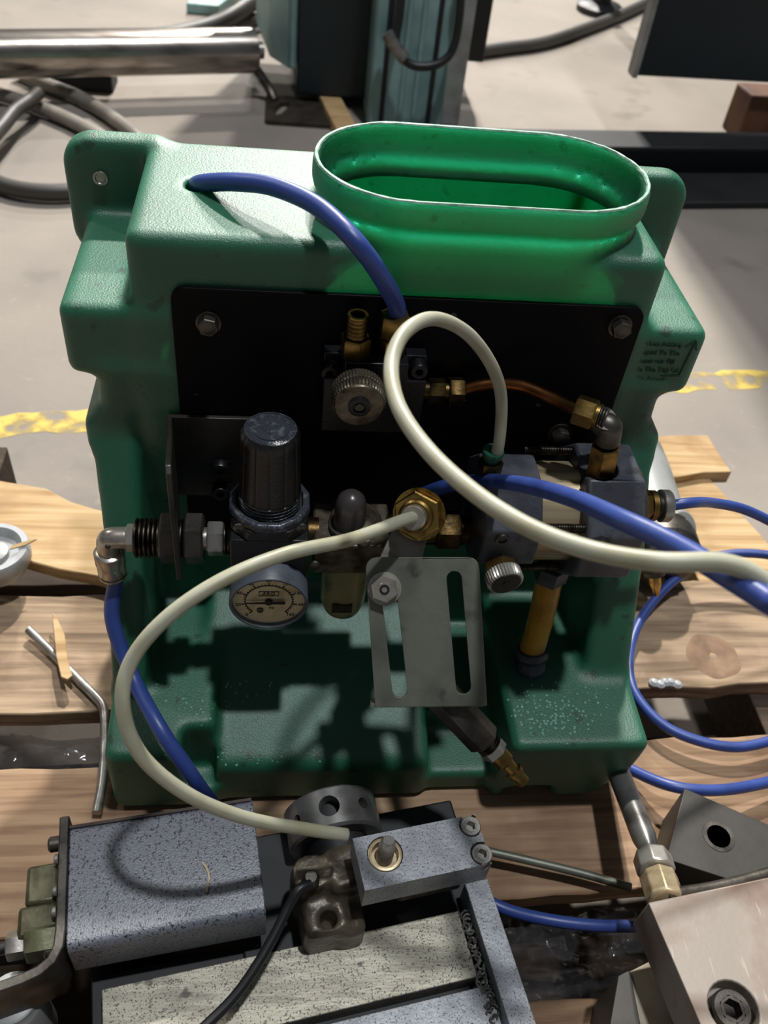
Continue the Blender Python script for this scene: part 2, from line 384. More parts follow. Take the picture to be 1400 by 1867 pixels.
# ------------------------------------------------------------------ green reservoir tank (signed distance field -> surface)
XC = .083
def rbox(x, y, z, x0, x1, y0, y1, z0, z1, r):
    qx = np.abs(x - (x0 + x1) / 2) - ((x1 - x0) / 2 - r); qy = np.abs(y - (y0 + y1) / 2) - ((y1 - y0) / 2 - r); qz = np.abs(z - (z0 + z1) / 2) - ((z1 - z0) / 2 - r)
    return np.sqrt(np.maximum(qx, 0) ** 2 + np.maximum(qy, 0) ** 2 + np.maximum(qz, 0) ** 2) + np.minimum(np.maximum(np.maximum(qx, qy), qz), 0) - r
def smin(a, b, k): h = np.maximum(k - np.abs(a - b), 0) / k; return np.minimum(a, b) - h * h * k * .25
def smax(a, b, k): return -smin(-a, -b, k)
def surface_nets(d, o, st):
    nx, ny, nz_ = d.shape; s = d < 0
    c = s[:-1, :-1, :-1].astype(np.int8)
    acc = np.zeros_like(c)
    for i in (0, 1):
        for j in (0, 1):
            for k in (0, 1): acc += s[i:nx - 1 + i, j:ny - 1 + j, k:nz_ - 1 + k]
    act = (acc > 0) & (acc < 8)
    I, J, K = np.nonzero(act); idx = -np.ones(act.shape, np.int32); idx[I, J, K] = np.arange(len(I))
    pos = np.zeros((len(I), 3)); cnt = np.zeros(len(I))
    cr = [(i, j, k) for i in (0, 1) for j in (0, 1) for k in (0, 1)]
    for p in cr:
        for ax in range(3):
            if p[ax]: continue
            q = list(p); q[ax] = 1
            va = d[I + p[0], J + p[1], K + p[2]]; vb = d[I + q[0], J + q[1], K + q[2]]
            m = (va < 0) != (vb < 0); t = np.where(m, va / np.where(m, va - vb, 1), 0)
            for x in range(3): pos[:, x] += np.where(m, p[x] + (t if x == ax else 0), 0)
            cnt += m
    pos = pos / cnt[:, None] + np.stack([I, J, K], 1); pos = pos * st + np.array(o)
    F = []
    for ax in range(3):
        sl0 = [slice(None)] * 3; sl1 = [slice(None)] * 3; sl0[ax] = slice(0, -1); sl1[ax] = slice(1, None)
        ch = s[tuple(sl0)] != s[tuple(sl1)]
        b1, b2 = [(1, 2), (2, 0), (0, 1)][ax]
        A = list(np.nonzero(ch)); ok = (A[b1] > 0) & (A[b2] > 0) & (A[b1] < d.shape[b1] - 1) & (A[b2] < d.shape[b2] - 1)
        A = [q[ok] for q in A]
        def g(o1, o2):
            B = [q.copy() for q in A]; B[b1] -= o1; B[b2] -= o2; return idx[B[0], B[1], B[2]]
        quad = np.stack([g(1, 1), g(0, 1), g(0, 0), g(1, 0)], 1)
        flip = ~s[A[0], A[1], A[2]]; quad[flip] = quad[flip][:, ::-1]; F.append(quad)
    return pos, np.concatenate(F)
ST = .0026
gx = np.arange(-.185, .352, ST, dtype=np.float32); gy = np.arange(.325, .705, ST, dtype=np.float32); gz = np.arange(.126, .640, ST, dtype=np.float32)
x, y, z = np.meshgrid(gx, gy, gz, indexing='ij', sparse=True); x = x + 0 * y; u = np.abs(x - XC)
def tank_outer():
    d = rbox(u, y, z, -.4, .181, .522, .672, .36, .59, .009)
    d = smin(d, rbox(u, y, z, -.4, .2295, .522, .672, .479, .536, .008), .010)
    # hanging lugs at the back corners
    lug = np.sqrt(np.maximum(np.abs(u - .2) - .021, 0) ** 2 + np.maximum(np.abs(z - .545) - .025, 0) ** 2) - .0225
    d = smin(d, smax(lug, np.abs(y - .667) - .011, .008), .008)
    hw = np.interp(z, [.2, .405, .418, .432, .452, .478, .6], [.222, .222, .2255, .2265, .213, .211, .211])
    yf = np.interp(z, [.14, .245, .425, .436, .6], [.425, .425, .520, .522, .522])
    xs = XC + np.interp(z, [.14, .35, .42], [.008, .006, 0.0])
    body = smax(smax(np.abs(x - xs) - hw, yf - y, .012), smax(y - .672, np.abs(z - .315) - .175, .01), .012)
    rec = rbox(u, y, z, -.5, .186, .2, .524, .20, .445, .006)
    body = smax(body, -rec, .012)
    d = smin(d, body, .010)
    # base: two feet, sloping tray between them, low floor
    d = smin(d, smax(rbox(np.abs(x - XC - .008), y, z, -.4, .215, .378, .672, .14, .168, .006), np.abs(x - XC - .008) - (.218 - np.maximum(.2 - z, 0) * .5), .01), .008)
    rf = smax(rbox(x, y, z, .194, .314, .354, .60, .142, .246, .008), (x - .314) + np.maximum(.195 - z, 0) * .45, .012)
    rf = smax(rf, (.366 - y) - np.maximum(z - .16, 0) * .12, .01)
    d = smin(d, rf, .010)
    lf = smax(rbox(x, y, z, -.132, -.046, .366, .60, .142, .236, .008), z - (.236 + (y - .44) * .10), .01)
    d = smin(d, lf, .010)
    ramp = smax(rbox(x, y, z, -.06, .134, .372, .60, .142, .30, .006), (z - (.198 + (y - .372) * .36)) * .94, .010)
    d = smin(d, ramp, .008)
    d = smax(d, -rbox(x, y, z, -.072, -.046, .30, .392, .168, .30, .006), .008)
    d = smax(d, -rbox(x, y, z, .205, .248, .30, .41, .10, .163, .01), .008)
    return d
def stad(zs, rs, z0, z1, rz, cx=.1375, cy=.5815, hl=.0515):
    q = np.sqrt(np.maximum(np.abs(x - cx) - hl, 0) ** 2 + (y - cy) ** 2) - np.interp(z, zs, rs)
    return smax(q, np.abs(z - (z0 + z1) / 2) - (z1 - z0) / 2, rz)
d = tank_outer()
inner = smax(d + .0048, .262 - z, .004)
d = smin(d, stad([.57, .600, .607, .64], [.0605, .0605, .0650, .0650], .56, .6235, .004), .006)
d = smax(d, -inner, .002)
d = smax(d, -stad([.57, .590, .612, .64], [.0555, .0555, .0600, .0600], .575, .70, .002), .003)
d = smax(d, -(np.sqrt((x + .055) ** 2 + ((y - .598) * 1.0) ** 2) - .0098 + 0 * z + np.maximum(.57 - z, 0)), .003)
pos, quads = surface_nets(d, (gx[0], gy[0], gz[0]), ST)
del d, inner
# relax a little along the surface
for _ in range(3):
    ac = np.zeros_like(pos); ct = np.zeros(len(pos))
    for i in range(4):
        a_, b_ = quads[:, i], quads[:, (i + 1) % 4]
        np.add.at(ac, a_, pos[b_]); np.add.at(ct, a_, 1); np.add.at(ac, b_, pos[a_]); np.add.at(ct, b_, 1)
    pos = pos * .5 + .5 * ac / ct[:, None]
RES = thing('coolant_reservoir', (XC, .53, .14), 'green moulded plastic coolant reservoir with oval filler neck, black panel and air pump', 'reservoir')
me = bpy.data.meshes.new('tank_body')
quads = quads[(quads >= 0).all(1)]
me.from_pydata(pos.tolist(), [], quads.tolist()); me.update()
me.polygons.foreach_set('use_smooth', [True] * len(me.polygons)); me.materials.append(MATS['green_plastic'])
TANK_BVH = BVHTree.FromPolygons([Vector(p) for p in pos.tolist()], quads.tolist())
tank = place('tank_body', me, RES, label='green textured plastic tank')

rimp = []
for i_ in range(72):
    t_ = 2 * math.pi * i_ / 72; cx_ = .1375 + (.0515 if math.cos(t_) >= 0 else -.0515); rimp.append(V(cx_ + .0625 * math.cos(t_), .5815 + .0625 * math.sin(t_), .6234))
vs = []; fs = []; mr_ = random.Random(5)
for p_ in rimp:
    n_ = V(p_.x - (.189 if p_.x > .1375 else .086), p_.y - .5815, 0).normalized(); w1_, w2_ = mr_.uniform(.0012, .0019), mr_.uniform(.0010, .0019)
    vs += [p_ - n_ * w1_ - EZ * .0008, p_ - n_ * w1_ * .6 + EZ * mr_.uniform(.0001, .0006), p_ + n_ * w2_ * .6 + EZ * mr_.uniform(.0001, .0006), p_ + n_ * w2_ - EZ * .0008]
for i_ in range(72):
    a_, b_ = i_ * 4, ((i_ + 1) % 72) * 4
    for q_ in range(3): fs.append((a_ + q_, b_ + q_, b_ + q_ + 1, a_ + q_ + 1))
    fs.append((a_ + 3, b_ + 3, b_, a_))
mat('cut_edge_sheen', (150, 182, 164), .6, 0, (96, 140, 118), 120, .4, .65, .6, 500)  # whitish cut plastic, with the rim's sheen mixed into the colour
MB().add(vs, fs).build('rim_edge', 'cut_edge_sheen', RES, label='pale rough-cut rim of the filler neck with painted sheen')
# lug holes, instruction print
for (px, py) in ((183, 325),):
    o = at(px, py, Y=.6555)
    k = MB().lathe(o, -EY, [(0, .0056), (.0008, .0054), (.0008, .0040), (-.002, .002)], 24); k.f.pop(0)
    k.build('lug_eyelet', 'steel', RES)
o = at(1247, 655, Y=.5212)
k = []
lines = ['When Adding', 'Liquid To The', 'Reservoir Fill', 'To The Top Of', 'This Arrow']
for i, t in enumerate(lines):
    p0 = at(1171 - 4.5 * i, 627 + 15.6 * i, Y=.5214)
    k.append(text_mesh(t, .0054, (p0.x, .5214, p0.z), EX, EZ, 'green_print', .0003, 'LEFT'))
a, b, c = at(1205, 686, Y=.5214), at(1238, 685, Y=.5214), at(1269, 622, Y=.5214)
lm = MB()
for p, q in ((a, b), (b, c), (c, c + V(-.006, 0, -.006)), (c, c + V(.003, 0, -.008))): lm.box((p + q) / 2, ((q - p).length, .0006, .0010), ((q - p).normalized(), EY, (q - p).normalized().cross(EY)))
k.append(lm.mesh('arrow', 'green_print', 0))
pr = place('instruction_print', join_meshes(k, 'instruction_print', 'green_print'), RES, label='dark green moulded instruction lettering with arrow')

# ---------------------------------------------------------------- black mounting panel
PY = .5180
pl = MB().prism(rrect(.3265, .243, .010, 5, .0925, .4345), (0, .5215, 0), EX, EZ, .0035)
panel = pl.build('mounting_panel', 'plate_black', RES, .0005, label='black painted steel panel')
def pbolt(px, py, Y=PY, washer=.0, af=.0125, mt='dark_steel'):
    return hex_bolt(at(px, py, Y=Y), -EY, af, .006, panel, mt, washer, 'panel_bolt', .3)
pbolt(380, 588, washer=.0085); pbolt(1130, 594, washer=.0085); pbolt(1020, 790, washer=.0095)

# ---------------------------------------------------------------- valve block with knurled knob
vb = MB(); x0, x1, z0, z1 = .032, .104, .456, .5165
nc = .014
out = [(x0, z0), (x1, z0), (x1, z1 - nc), (x1 - nc, z1 - nc), (x1 - nc, z1), (x0 + nc, z1), (x0 + nc, z1 - nc), (x0, z1 - nc)]
vb.prism(out, (0, PY, 0), EX, EZ, .021)
vb.bb(x0, x1, PY - .010, PY, z0 + .002, z1)
valve = vb.build('valve_block', 'valve_black', RES, .0006, label='black valve block with knurled knob')
for px, py in ((600, 667), (762, 664)):
    cap_screw(at(px, py, Y=PY - .009), -EY, .0062, .010, valve, 'valve_black')
kc = at(655, 742, Y=.466)
k = MB().lathe(kc + EY * .028, -EY, [(0, .010), (.010, .010)], 24); k.build('knob_neck', 'dark_steel', valve)
kn = MB(); mod = [1, .955]
kn.lathe(kc + EY * .0200, -EY, [(0, .0165), (.001, .0182), (.0075, .0182), (.0085, .0172)], 96, mod=mod)
kn.lathe(kc + EY * .0105, -EY, [(0, .0165)] + [(.001, .0184), (.0065, .0184), (.0085, .0170)], 96, mod=mod)
kn.lathe(kc + EY * .0020, -EY, [(-.002, .0170), (0, .0170), (.0012, .0162), (.0012, .0065), (-.004, .0060), (-.004, .001)], 48); kn.f.pop()
kn.build('knurled_knob', 'pot_metal', valve, label='knurled grey-brown adjusting knob')
MB().lathe(kc + EY * .002, -EY, [(0, .0075), (.0030, .0075), (.0034, .0068), (.0034, .0045), (.002, .0042)], 28).build('knob_hub', 'rubber', valve)
MB().hexa(kc + EY * .003, kc - EY * .0008, .006).build('knob_screw', 'dark_steel', valve)
f1 = at(647, 640, Y=.507)
k = MB().hexa((f1.x, .507, .5165), (f1.x, .507, .5315), .0185, .2)
k.thread((f1.x, .507, .5315), (f1.x, .507, .5475), .0074, .003)
k.lathe((f1.x, .507, .5475), EZ, [(0, .0072), (.0012, .0070), (.0012, .0050), (-.004, .0046), (-.004, .0005)], 24); k.f.pop()
k.build('port_fitting', 'brass', valve, label='open brass threaded fitting')
f2 = at(719, 590, Y=.507)
k = MB().hexa((f2.x, .507, .5165), (f2.x, .507, .532), .017, .5)
k.hexa((f2.x, .507, .534), (f2.x, .507, .5500), .0185, .1); k.lathe((f2.x, .507, .530), EZ, [(0, .007), (.008, .007)], 20)
k.build('hose_nut', 'brass', valve, label='brass compression fitting holding the blue hose')
# copper line from the block to the pump
n0, n1 = at(781, 712, Y=.505), at(848, 709, Y=.505); zc = n0.z
k = MB().cyl((x1 - .001, .505, zc), (n0.x + .004, .505, zc), .0065); k.hexa((n0.x, .505, zc), (n0.x + .0115, .505, zc), .016, .3)
k.cyl((n0.x + .0115, .505, zc), (n0.x + .0145, .505, zc), .0062); k.hexa((n0.x + .0145, .505, zc), (n1.x - .001, .505, zc), .0185, .1)
k.build('line_fitting', 'brass_dark', valve)
MB().tube([V(n1.x - .004, .505, zc), at(870, 704, Y=.504), at(905, 700, Y=.502), at(950, 704, Y=.494), at(1000, 724, Y=.48), at(1050, 747, Y=.462)], .0045, 14).build('copper_line', 'copper', RES, label='brown copper line')
e0, e1, e2 = at(1048, 745, Y=.463), at(1085, 757, Y=.456), at(1113, 776, Y=.452)
d1 = (e1 - e0).normalized()
k = MB().hexa(e0, e1, .0185, .2); k.lathe(e1, d1, [(0, .0085), (.0025, .0085)], 24); k.build('line_nut', 'brass', RES, label='brass nut on the copper line')
eb = at(1098, 845, Y=.452); dn = (eb - e2).normalized()
k = MB(); k.thread(e1 + d1 * .0025, e1 + d1 * .008, .0078, .0018); k.tube([e1 + d1 * .007, e2 - d1 * .006, e2 - d1 * .001 + dn * .001, e2 + dn * .006, e2 + dn * .014], .0088, 16, 5); k.thread(e2 + dn * .014, e2 + dn * .019, .0066, .0015)
k.build('line_elbow', 'dark_steel', RES, .0005, label='grey steel pipe elbow')
MB().hexa(e2 + dn * .017, e2 + dn * .044, .019, .4).build('pump_inlet', 'brass', RES, label='tall brass hex fitting in the pump top')

# ---------------------------------------------------------------- air pump
PA, PZ = .457, .418
def octx(a, x0, x1, mb, r=22.5, flat=1.0):
    return mb.lathe((x0, PA, PZ), EX, [(0, a), (x1 - x0, a)], 8, EZ, math.radians(r))
ca = 1 / math.cos(math.pi / 8)
k = MB(); octx(.040 * ca, .146, .187, k)
pump = k.build('pump', 'anodized_black', RES, .0012, label='black and bare metal air pump')
k = MB().lathe((.184, PA, PZ), EX, [(0, .0375), (.034, .0375)], 64); k.build('pump_barrel', 'barrel', pump, label='bare brushed metal pump barrel')
k = MB(); out = ngon(.049 * ca, 8, rot=math.radians(22.5))
k.lathe((.216, PA, PZ), EX, [(0, .047 * ca), (.002, .049 * ca), (.040, .049 * ca), (.043, .0475 * ca)], 8, EZ, math.radians(22.5))
hole = at(1092, 872, Y=.445)
fl_me = cut(k.mesh('pump_head', 'anodized_black'), MB().cyl((hole.x, .452, .455), (hole.x, .452, .49), .0145).mesh('c', 'anodized_black'), 'pump_head', 'anodized_black')
place('pump_head', fl_me, pump, .0012, 'broad black pump head')
k = MB().lathe((.2585, PA, PZ), EX, [(0, .044), (.006, .040), (.011, .028), (.012, .014)], 48); k.build('pump_end_cap', 'oxide_side', pump)
for a in (45, 135, 225, 315):
    t = math.radians(a - 17); p = V(0, PA - math.cos(t) * .0455, PZ + math.sin(t) * .0455)
    k = MB().thread((.180, p.y, p.z), (.222, p.y, p.z), .0035, .0012, 12); k.build('tie_rod', 'thread_steel', pump)
# plugs on the slanted and front faces of the left block
sl = V(0, -1, 1).normalized()
q = at(920, 905, Y=.427); c0 = V(q.x, PA, PZ) + sl * .0402
MB().lathe(c0 - sl * .003, sl, [(0, .005), (.0034, .0055), (.0034, .0044), (.0002, .0042)], 24).build('port_plug', 'rubber', pump)
q = at(916, 985, Y=.416); c0 = V(q.x, .4172, q.z)
k = MB().lathe(c0, -EY, [(0, .0052), (.0018, .0050), (.0018, .0030), (-.001, .0028), (-.001, .0004)], 24); k.f.pop(); k.build('pilot_port', 'dark_steel', pump)
# needle valve under the left block
q0, q1 = at(905, 1015, Y=.425), at(922, 1062, Y=.402); ax = (q1 - q0).normalized()
MB().hexa(q0 - ax * .004, q0 + ax * .014, .021, .2).build('needle_body', 'brass', pump, label='brass hex body of the needle valve')
k = MB().lathe(q0 + ax * .014, ax, [(0, .010), (.001, .0135), (.009, .0135), (.0105, .0122)], 72, mod=[1, .94]); k.build('needle_knob', 'zinc', pump, label='small knurled knob')
MB().lathe(q0 + ax * .0242, ax, [(0, .0112), (.0008, .0108), (.0008, .003), (.0014, .0028)], 32).build('needle_face', 'rubber', pump)
# fitting for the clear hose on top
q = at(904, 815, Y=.452); qz = PZ + .040
MB().hexa((q.x, .455, qz - .001), (q.x, .455, qz + .010), .0155, .3).build('hose_fitting', 'brass_dark', pump)
MB().lathe((q.x, .455, qz + .010), EZ, [(0, .0055), (.003, .0055), (.004, .0072), (.0075, .0078), (.009, .0074), (.009, .0045)], 28).build('release_ring', 'green_ring', pump, label='green release ring')
HOSE1 = V(q.x, .455, qz + .008)
# outlet fitting on the right end
k = MB().hexa((.269, PA, PZ + .006), (.2805, PA, PZ + .006), .022, .2); k.lathe((.2805, PA, PZ + .006), EX, [(0, .0118), (.004, .0118), (.0055, .0105)], 32); k.build('outlet_fitting', 'brass', pump, label='brass outlet fitting')
MB().lathe((.2855, PA, PZ + .006), EX, [(0, .0095), (.004, .0095)], 28).build('outlet_seal', 'rubber', pump)
MB().lathe((.2890, PA, PZ + .006), EX, [(0, .0115), (.0006, .0125), (.0065, .0125), (.0075, .0118), (.0075, .006)], 32).build('outlet_collar', 'steel', pump, label='silver release collar')
HOSE_D = V(.2960, PA, PZ + .006)
# bolts on the right head's front face
for px, py in ((1092, 985),):
    q = at(px, py, Y=.41); MB().hexa((q.x, .4085, q.z), (q.x, .402, q.z), .012).build('head_bolt', 'dark_steel', pump)
# yellow suction hose under the pump
s0, s1, s2 = at(1003, 1048, Y=.452), at(970, 1185, Y=.44), at(968, 1228, Y=.432)
MB().tube([s0, s0.lerp(s1, .5) + V(.001, 0, 0), s1], .0108, 20).build('suction_hose', 'yellow_hose', RES, label='amber translucent suction hose')
MB().hexa(s0 + V(0, 0, .012), s0 + V(0, 0, -.004), .024).build('suction_fitting', 'anodized_black', RES)
ax = (s2 - s1).normalized()
k = MB().lathe(s1 - ax * .002, ax, [(0, .0115), (.001, .0135), (.006, .0150), (.011, .0125), (.013, .0105), (.016, .0125), (.020, .0130), (.023, .0105), (.030, .0105), (.032, .0125), (.036, .0125)], 28)
k.build('barbed_fitting', 'oily_black_lit', RES, label='oily black barbed fitting at the tank base')

# ---------------------------------------------------------------- regulator
RX, RY = -.004, .455
k = MB(); ch = .012
out = [(-.027, -.027 + ch), (-.027 + ch, -.027), (.027 - ch, -.027), (.027, -.027 + ch), (.027, .027 - ch), (.027 - ch, .027), (-.027 + ch, .027), (-.027, .027 - ch)]
k.bb(RX - .028, RX + .028, RY - .026, RY + .026, .372, .410)
k.prism(out, (RX, RY, .410), EX, EY, .010)
reg = k.build('regulator', 'black_plastic', RES, .0015, label='black air regulator with ribbed knob')
k = MB().lathe((RX, RY, .4195), EZ, [(0, .0275), (.001, .0295), (.006, .0295), (.0075, .0280), (.0075, .0245), (.001, .0240)], 12, rot=.26); k.build('lock_ring', 'oily_black_lit', reg, .0006, label='oily hexagon lock ring')
MB().thread((RX, RY, .418), (RX, RY, .437), .0222, .0028, 40).build('bonnet_thread', 'oily_black_lit', reg)
k = MB(); N = 96; mod = [(.965 if (i % 8) in (0,) else 1.0) for i in range(N)]
k.lathe((RX, RY, .433), EZ, [(0, .0212), (.003, .0222), (.006, .0218), (.050, .0200), (.0545, .0198), (.0575, .0182)], N, mod=mod)
k.lathe((RX, RY, .4905), EZ, [(0, .0182), (.0006, .0178), (.0006, .0166), (-.0002, .0164), (-.0002, .0122), (.0006, .0120), (.0006, .0002)], N); k.f.pop()
k.build('regulator_knob', 'black_plastic', reg, label='ribbed black knob with embossed disc')
MB().lathe((RX, RY, .4902), EZ, [(0, .0176), (.0012, .0174), (.0012, .0166), (.0005, .0164), (.0005, .0122), (.0012, .0120), (.0012, .0002)], 48).build('knob_disc', 'oily_black_lit', reg, label='black disc on the knob, painted grey as if lit')  # paler than the knob sides to paint the overhead light on its top
kt = [text_mesh('R', .0055, (RX, RY, .4912), EX, EY, 'black_plastic', .0003)]
em = MB()
for i in range(4):
    t = math.pi / 4 * 1 + i * math.pi / 2; em.box((RX + math.cos(t) * .0042, RY + math.sin(t) * .0042, .4914), (.0084, .0007, .0006), (V(-math.sin(t), math.cos(t), 0), V(math.cos(t), math.sin(t), 0), EZ))
for i in range(44):
    t = i * 2 * math.pi / 44; em.box((RX + math.cos(t) * .0143, RY + math.sin(t) * .0143, .4906), (.0011, .0022 + .0006 * (i % 3), .0008), (V(-math.sin(t), math.cos(t), 0), V(math.cos(t), math.sin(t), 0), EZ))
kt.append(em.mesh('e', 'black_plastic', 0))
place('knob_emblem', join_meshes(kt, 'knob_emblem', 'oily_black_lit'), reg)
for px in (435, 551):
    q = at(px, 964, Y=RY - .027); k = MB().lathe((q.x, RY - .026, q.z), -EY, [(0, .0042), (.0012, .0040), (.0022, .0028), (.0026, .0004)], 20); sc_ = k.build('cross_screw', 'dark_steel', reg)
    MB().box((q.x, RY - .0285, q.z), (.0042, .0006, .0009)).box((q.x, RY - .0285, q.z), (.0009, .0006, .0042)).build('screw_slot', 'rubber', reg)
MB().bb(RX - .0285, RX + .0285, RY - .024, RY + .024, .356, .372).build('regulator_base', 'pot_metal', reg, .002)

# ---------------------------------------------------------------- pressure gauge
G = at(490, 1102, Y=.413); gc = V(G.x, .413, G.z)
k = MB().lathe(gc + EY * .034, -EY, [(0, .020), (.004, .0285), (.033, .0290), (.0345, .0280), (.0345, .0268), (.030, .0262)], 72); k.f.pop()
gauge = k.build('pressure_gauge', 'gauge_grey', RES, label='blue-grey pressure gauge with stained cream dial')
gd = gc + EY * .0036
MB().lathe(gd + EY * .001, -EY, [(0, .0264), (.001, .0264)], 64).build('dial', 'dial_cream', gauge, label='stained cream dial')
prt = []; tk = MB(); pY = gd.y - .0004
A0, A1 = 225, -45
for i in range(9):
    a = math.radians(A0 + (A1 - A0) * i / 8); ux = V(math.cos(a), 0, math.sin(a)); vx = V(-math.sin(a), 0, math.cos(a))
    tk.box(V(gd.x, pY, gd.z) + ux * .0188, (.0030, .0004, .0007), (ux, EY, ux.cross(EY)))
    prt.append(text_mesh(str(20 * i), .0042, V(gd.x, pY, gd.z) + ux * .0228, EX, EZ, 'print_black', .0001))
for i in range(33):
    a = math.radians(A0 + (A1 - A0) * i / 32); a2 = math.radians(A0 + (A1 - A0) * (i + 1) / 32); ux = V(math.cos(a), 0, math.sin(a))
    tk.box(V(gd.x, pY, gd.z) + ux * .0178, (.0014, .0004, .0004), (ux, EY, ux.cross(EY)))
    if i < 32:
        p, q = V(gd.x, pY, gd.z) + ux * .0172, V(gd.x, pY, gd.z) + V(math.cos(a2), 0, math.sin(a2)) * .0172
        tk.box((p + q) / 2, ((q - p).length, .0004, .0005), ((q - p).normalized(), EY, (q - p).normalized().cross(EY)))
for (a, b) in (((-.007, .0105), (.007, .0105)), ((-.007, .0058), (.007, .0058)), ((-.007, .0058), (-.007, .0105)), ((.007, .0058), (.007, .0105))):
    p, q = V(gd.x + a[0], pY, gd.z + a[1]), V(gd.x + b[0], pY, gd.z + b[1]); tk.box((p + q) / 2, ((q - p).length + .0004, .0004, .0004), ((q - p).normalized(), EY, (q - p).normalized().cross(EY)))
prt.append(text_mesh('ARO', .0046, (gd.x, pY, gd.z + .0081), EX, EZ, 'print_black', .0001, spacing=1))
prt.append(text_mesh('PSI', .0034, (gd.x + .002, pY, gd.z - .0085), EX, EZ, 'print_black', .0001))
prt.append(tk.mesh('t', 'print_black', 0))
place('dial_print', join_meshes(prt, 'dial_print', 'print_black'), gauge)
na = math.radians(181); nd = V(math.cos(na), 0, math.sin(na)); nv = V(-nd.z, 0, nd.x); nY = gd.y - .0022
k = MB().prism([(-.0120, -.0016), (-.004, -.0013), (.0165, -.0004), (.0165, .0004), (-.004, .0013), (-.0120, .0016)], (gd.x, nY, gd.z), nd, nv, .0005)
k.lathe((gd.x, gd.y - .0005, gd.z), -EY, [(0, .0028), (.002, .0028), (.0026, .0020)], 20); k.build('needle', 'print_black', gauge)
MB().lathe((gd.x - .0065, gd.y, gd.z - .0105), -EY, [(0, .0026), (.0012, .0024), (.0016, .0012)], 16).build('zero_screw', 'dark_steel', gauge)

# ---------------------------------------------------------------- lubricator with bowl
LX = .057
k = MB().bb(LX - .029, LX + .028, .432, .478, .372, .402); k.lathe((LX + .002, RY, .400), EZ, [(0, .020), (.008, .0195), (.011, .014)], 28)
lub = k.build('lubricator', 'pot_metal', RES, .002, label='oil-stained lubricator with smoked dome and bowl')
q = at(641, 910, Y=.45)
k = MB().lathe((q.x, .450, .403), EZ, [(0, .0145), (.004, .0145), (.005, .0118), (.022, .0116), (.030, .0098), (.034, .006), (.0355, .0005)], 32); k.build('sight_dome', 'dome_grey', lub, label='smoked grey sight dome')
q = at(668, 950, Y=.437)
k = MB().lathe((q.x, .438, .402), V(0, -.3, 1), [(0, .0052), (.007, .0052), (.0078, .0046)], 24); k.build('drip_screw', 'zinc', lub, label='slotted silver screw')
ax = V(0, -.3, 1).normalized(); MB().box(V(q.x, .438, .402) + ax * .0078, (.0012, .0105, .0006), (EX, ax.cross(EX), ax)).build('drip_slot', 'rubber', lub)
k = MB().lathe((LX - .002, RY, .374), -EZ, [(0, .0190), (.004, .0195), (.055, .0180), (.066, .0150), (.073, .0090), (.0755, .001)], 36); k.build('oil_bowl', 'bowl', lub, label='yellowed translucent bowl')
k = MB().box((LX - .004, RY - .0185, .326), (.016, .0022, .009)); k.build('level_window', 'dark_steel', lub)
for px in (575,):
    q = at(px, 1015, Y=.431); k = MB().lathe((q.x, .432, .382), -EY, [(0, .0045), (.0018, .0042), (.0026, .0018)], 20); k.build('cover_screw', 'dark_steel', lub)
# pipe nipples joining regulator, lubricator and pump
MB().cyl((.022, RY, .392), (.032, RY, .392), .012).build('pipe_nipple', 'brass_dark', RES)
MB().cyl((.083, RY, .398), (.150, RY, .398), .0105).hexa((.120, RY, .398), (.138, RY, .398), .027).build('pipe_nipple', 'brass_dark', RES)

# ---------------------------------------------------------------- air inlet: bulkhead, angle bracket, elbow
AZ = .3845
k = MB().thread((-.102, RY, AZ), (-.060, RY, AZ), .0148, .0032, 32)
inl = k.build('bulkhead_inlet', 'thread_steel', RES, label='dark threaded bulkhead air inlet')
MB().hexa((-.0835, RY, AZ), (-.0705, RY, AZ), .0335, .5).build('bulkhead_nut', 'dark_steel', inl, label='dark hex nut')
MB().hexa((-.0660, RY, AZ), (-.0520, RY, AZ), .0335, .5).build('bulkhead_nut', 'dark_steel', inl, label='dark hex nut')
MB().cyl((-.0520, RY, AZ), (-.0490, RY, AZ), .0085).hexa((-.0495, RY, AZ), (-.0380, RY, AZ), .023, .5).build('inlet_hex', 'steel', inl, label='bright steel hex')
MB().thread((-.0380, RY, AZ), (-.030, RY, AZ), .0125, .0022, 28).build('inlet_thread', 'thread_steel', inl)
zt_, zb_ = at(318, 857, Y=.425).z, at(327, 1062, Y=.425).z; fe = at(321, 950, Y=.425).x; fb = V(-.0765, .5160, 0); fdir = V(fe, .425, 0) - fb; fl_ = fdir.length
k = MB().prism([(-.002, .372), (-.002, .451), (fl_ * .25, .451), (fl_ * .8, zt_ - .006), (fl_ * .95, zt_), (fl_, zt_ - .004), (fl_, zb_ + .003), (fl_ * .95, zb_), (fl_ * .7, zb_ + .004), (fl_ * .3, .372)], fb, fdir, EZ, .0036)
k.bb(-.0775, -.018, .5140, .5178, .372, .451)
br = k.build('angle_bracket', 'bracket_dark', RES, .0006, label='flat steel angle bracket')
for px, py in ((400, 850), (400, 892)):
    q = at(px, py, Y=.513); MB().prism(rrect(.024, .010, .0049), (q.x, .5138, q.z), EX, EZ, .0004).build('bracket_slot', 'rubber', br); cap_screw((q.x + .001, .5135, q.z), -EY, .0068, .007, br, 'valve_black')
MB().hexa((-.108, RY, AZ), (-.1000, RY, AZ), .0180, .2).build('elbow_nut', 'nickel', inl)
el = at(196, 992, Y=RY); ex = el.x
k = MB().tube([V(-.108, RY, AZ), V(ex + .012, RY, AZ), V(ex + .004, RY, AZ - .0005), V(ex + .0005, RY, AZ - .004), V(ex, RY, AZ - .012), V(ex, RY, AZ - .018)], .0082, 18, 5)
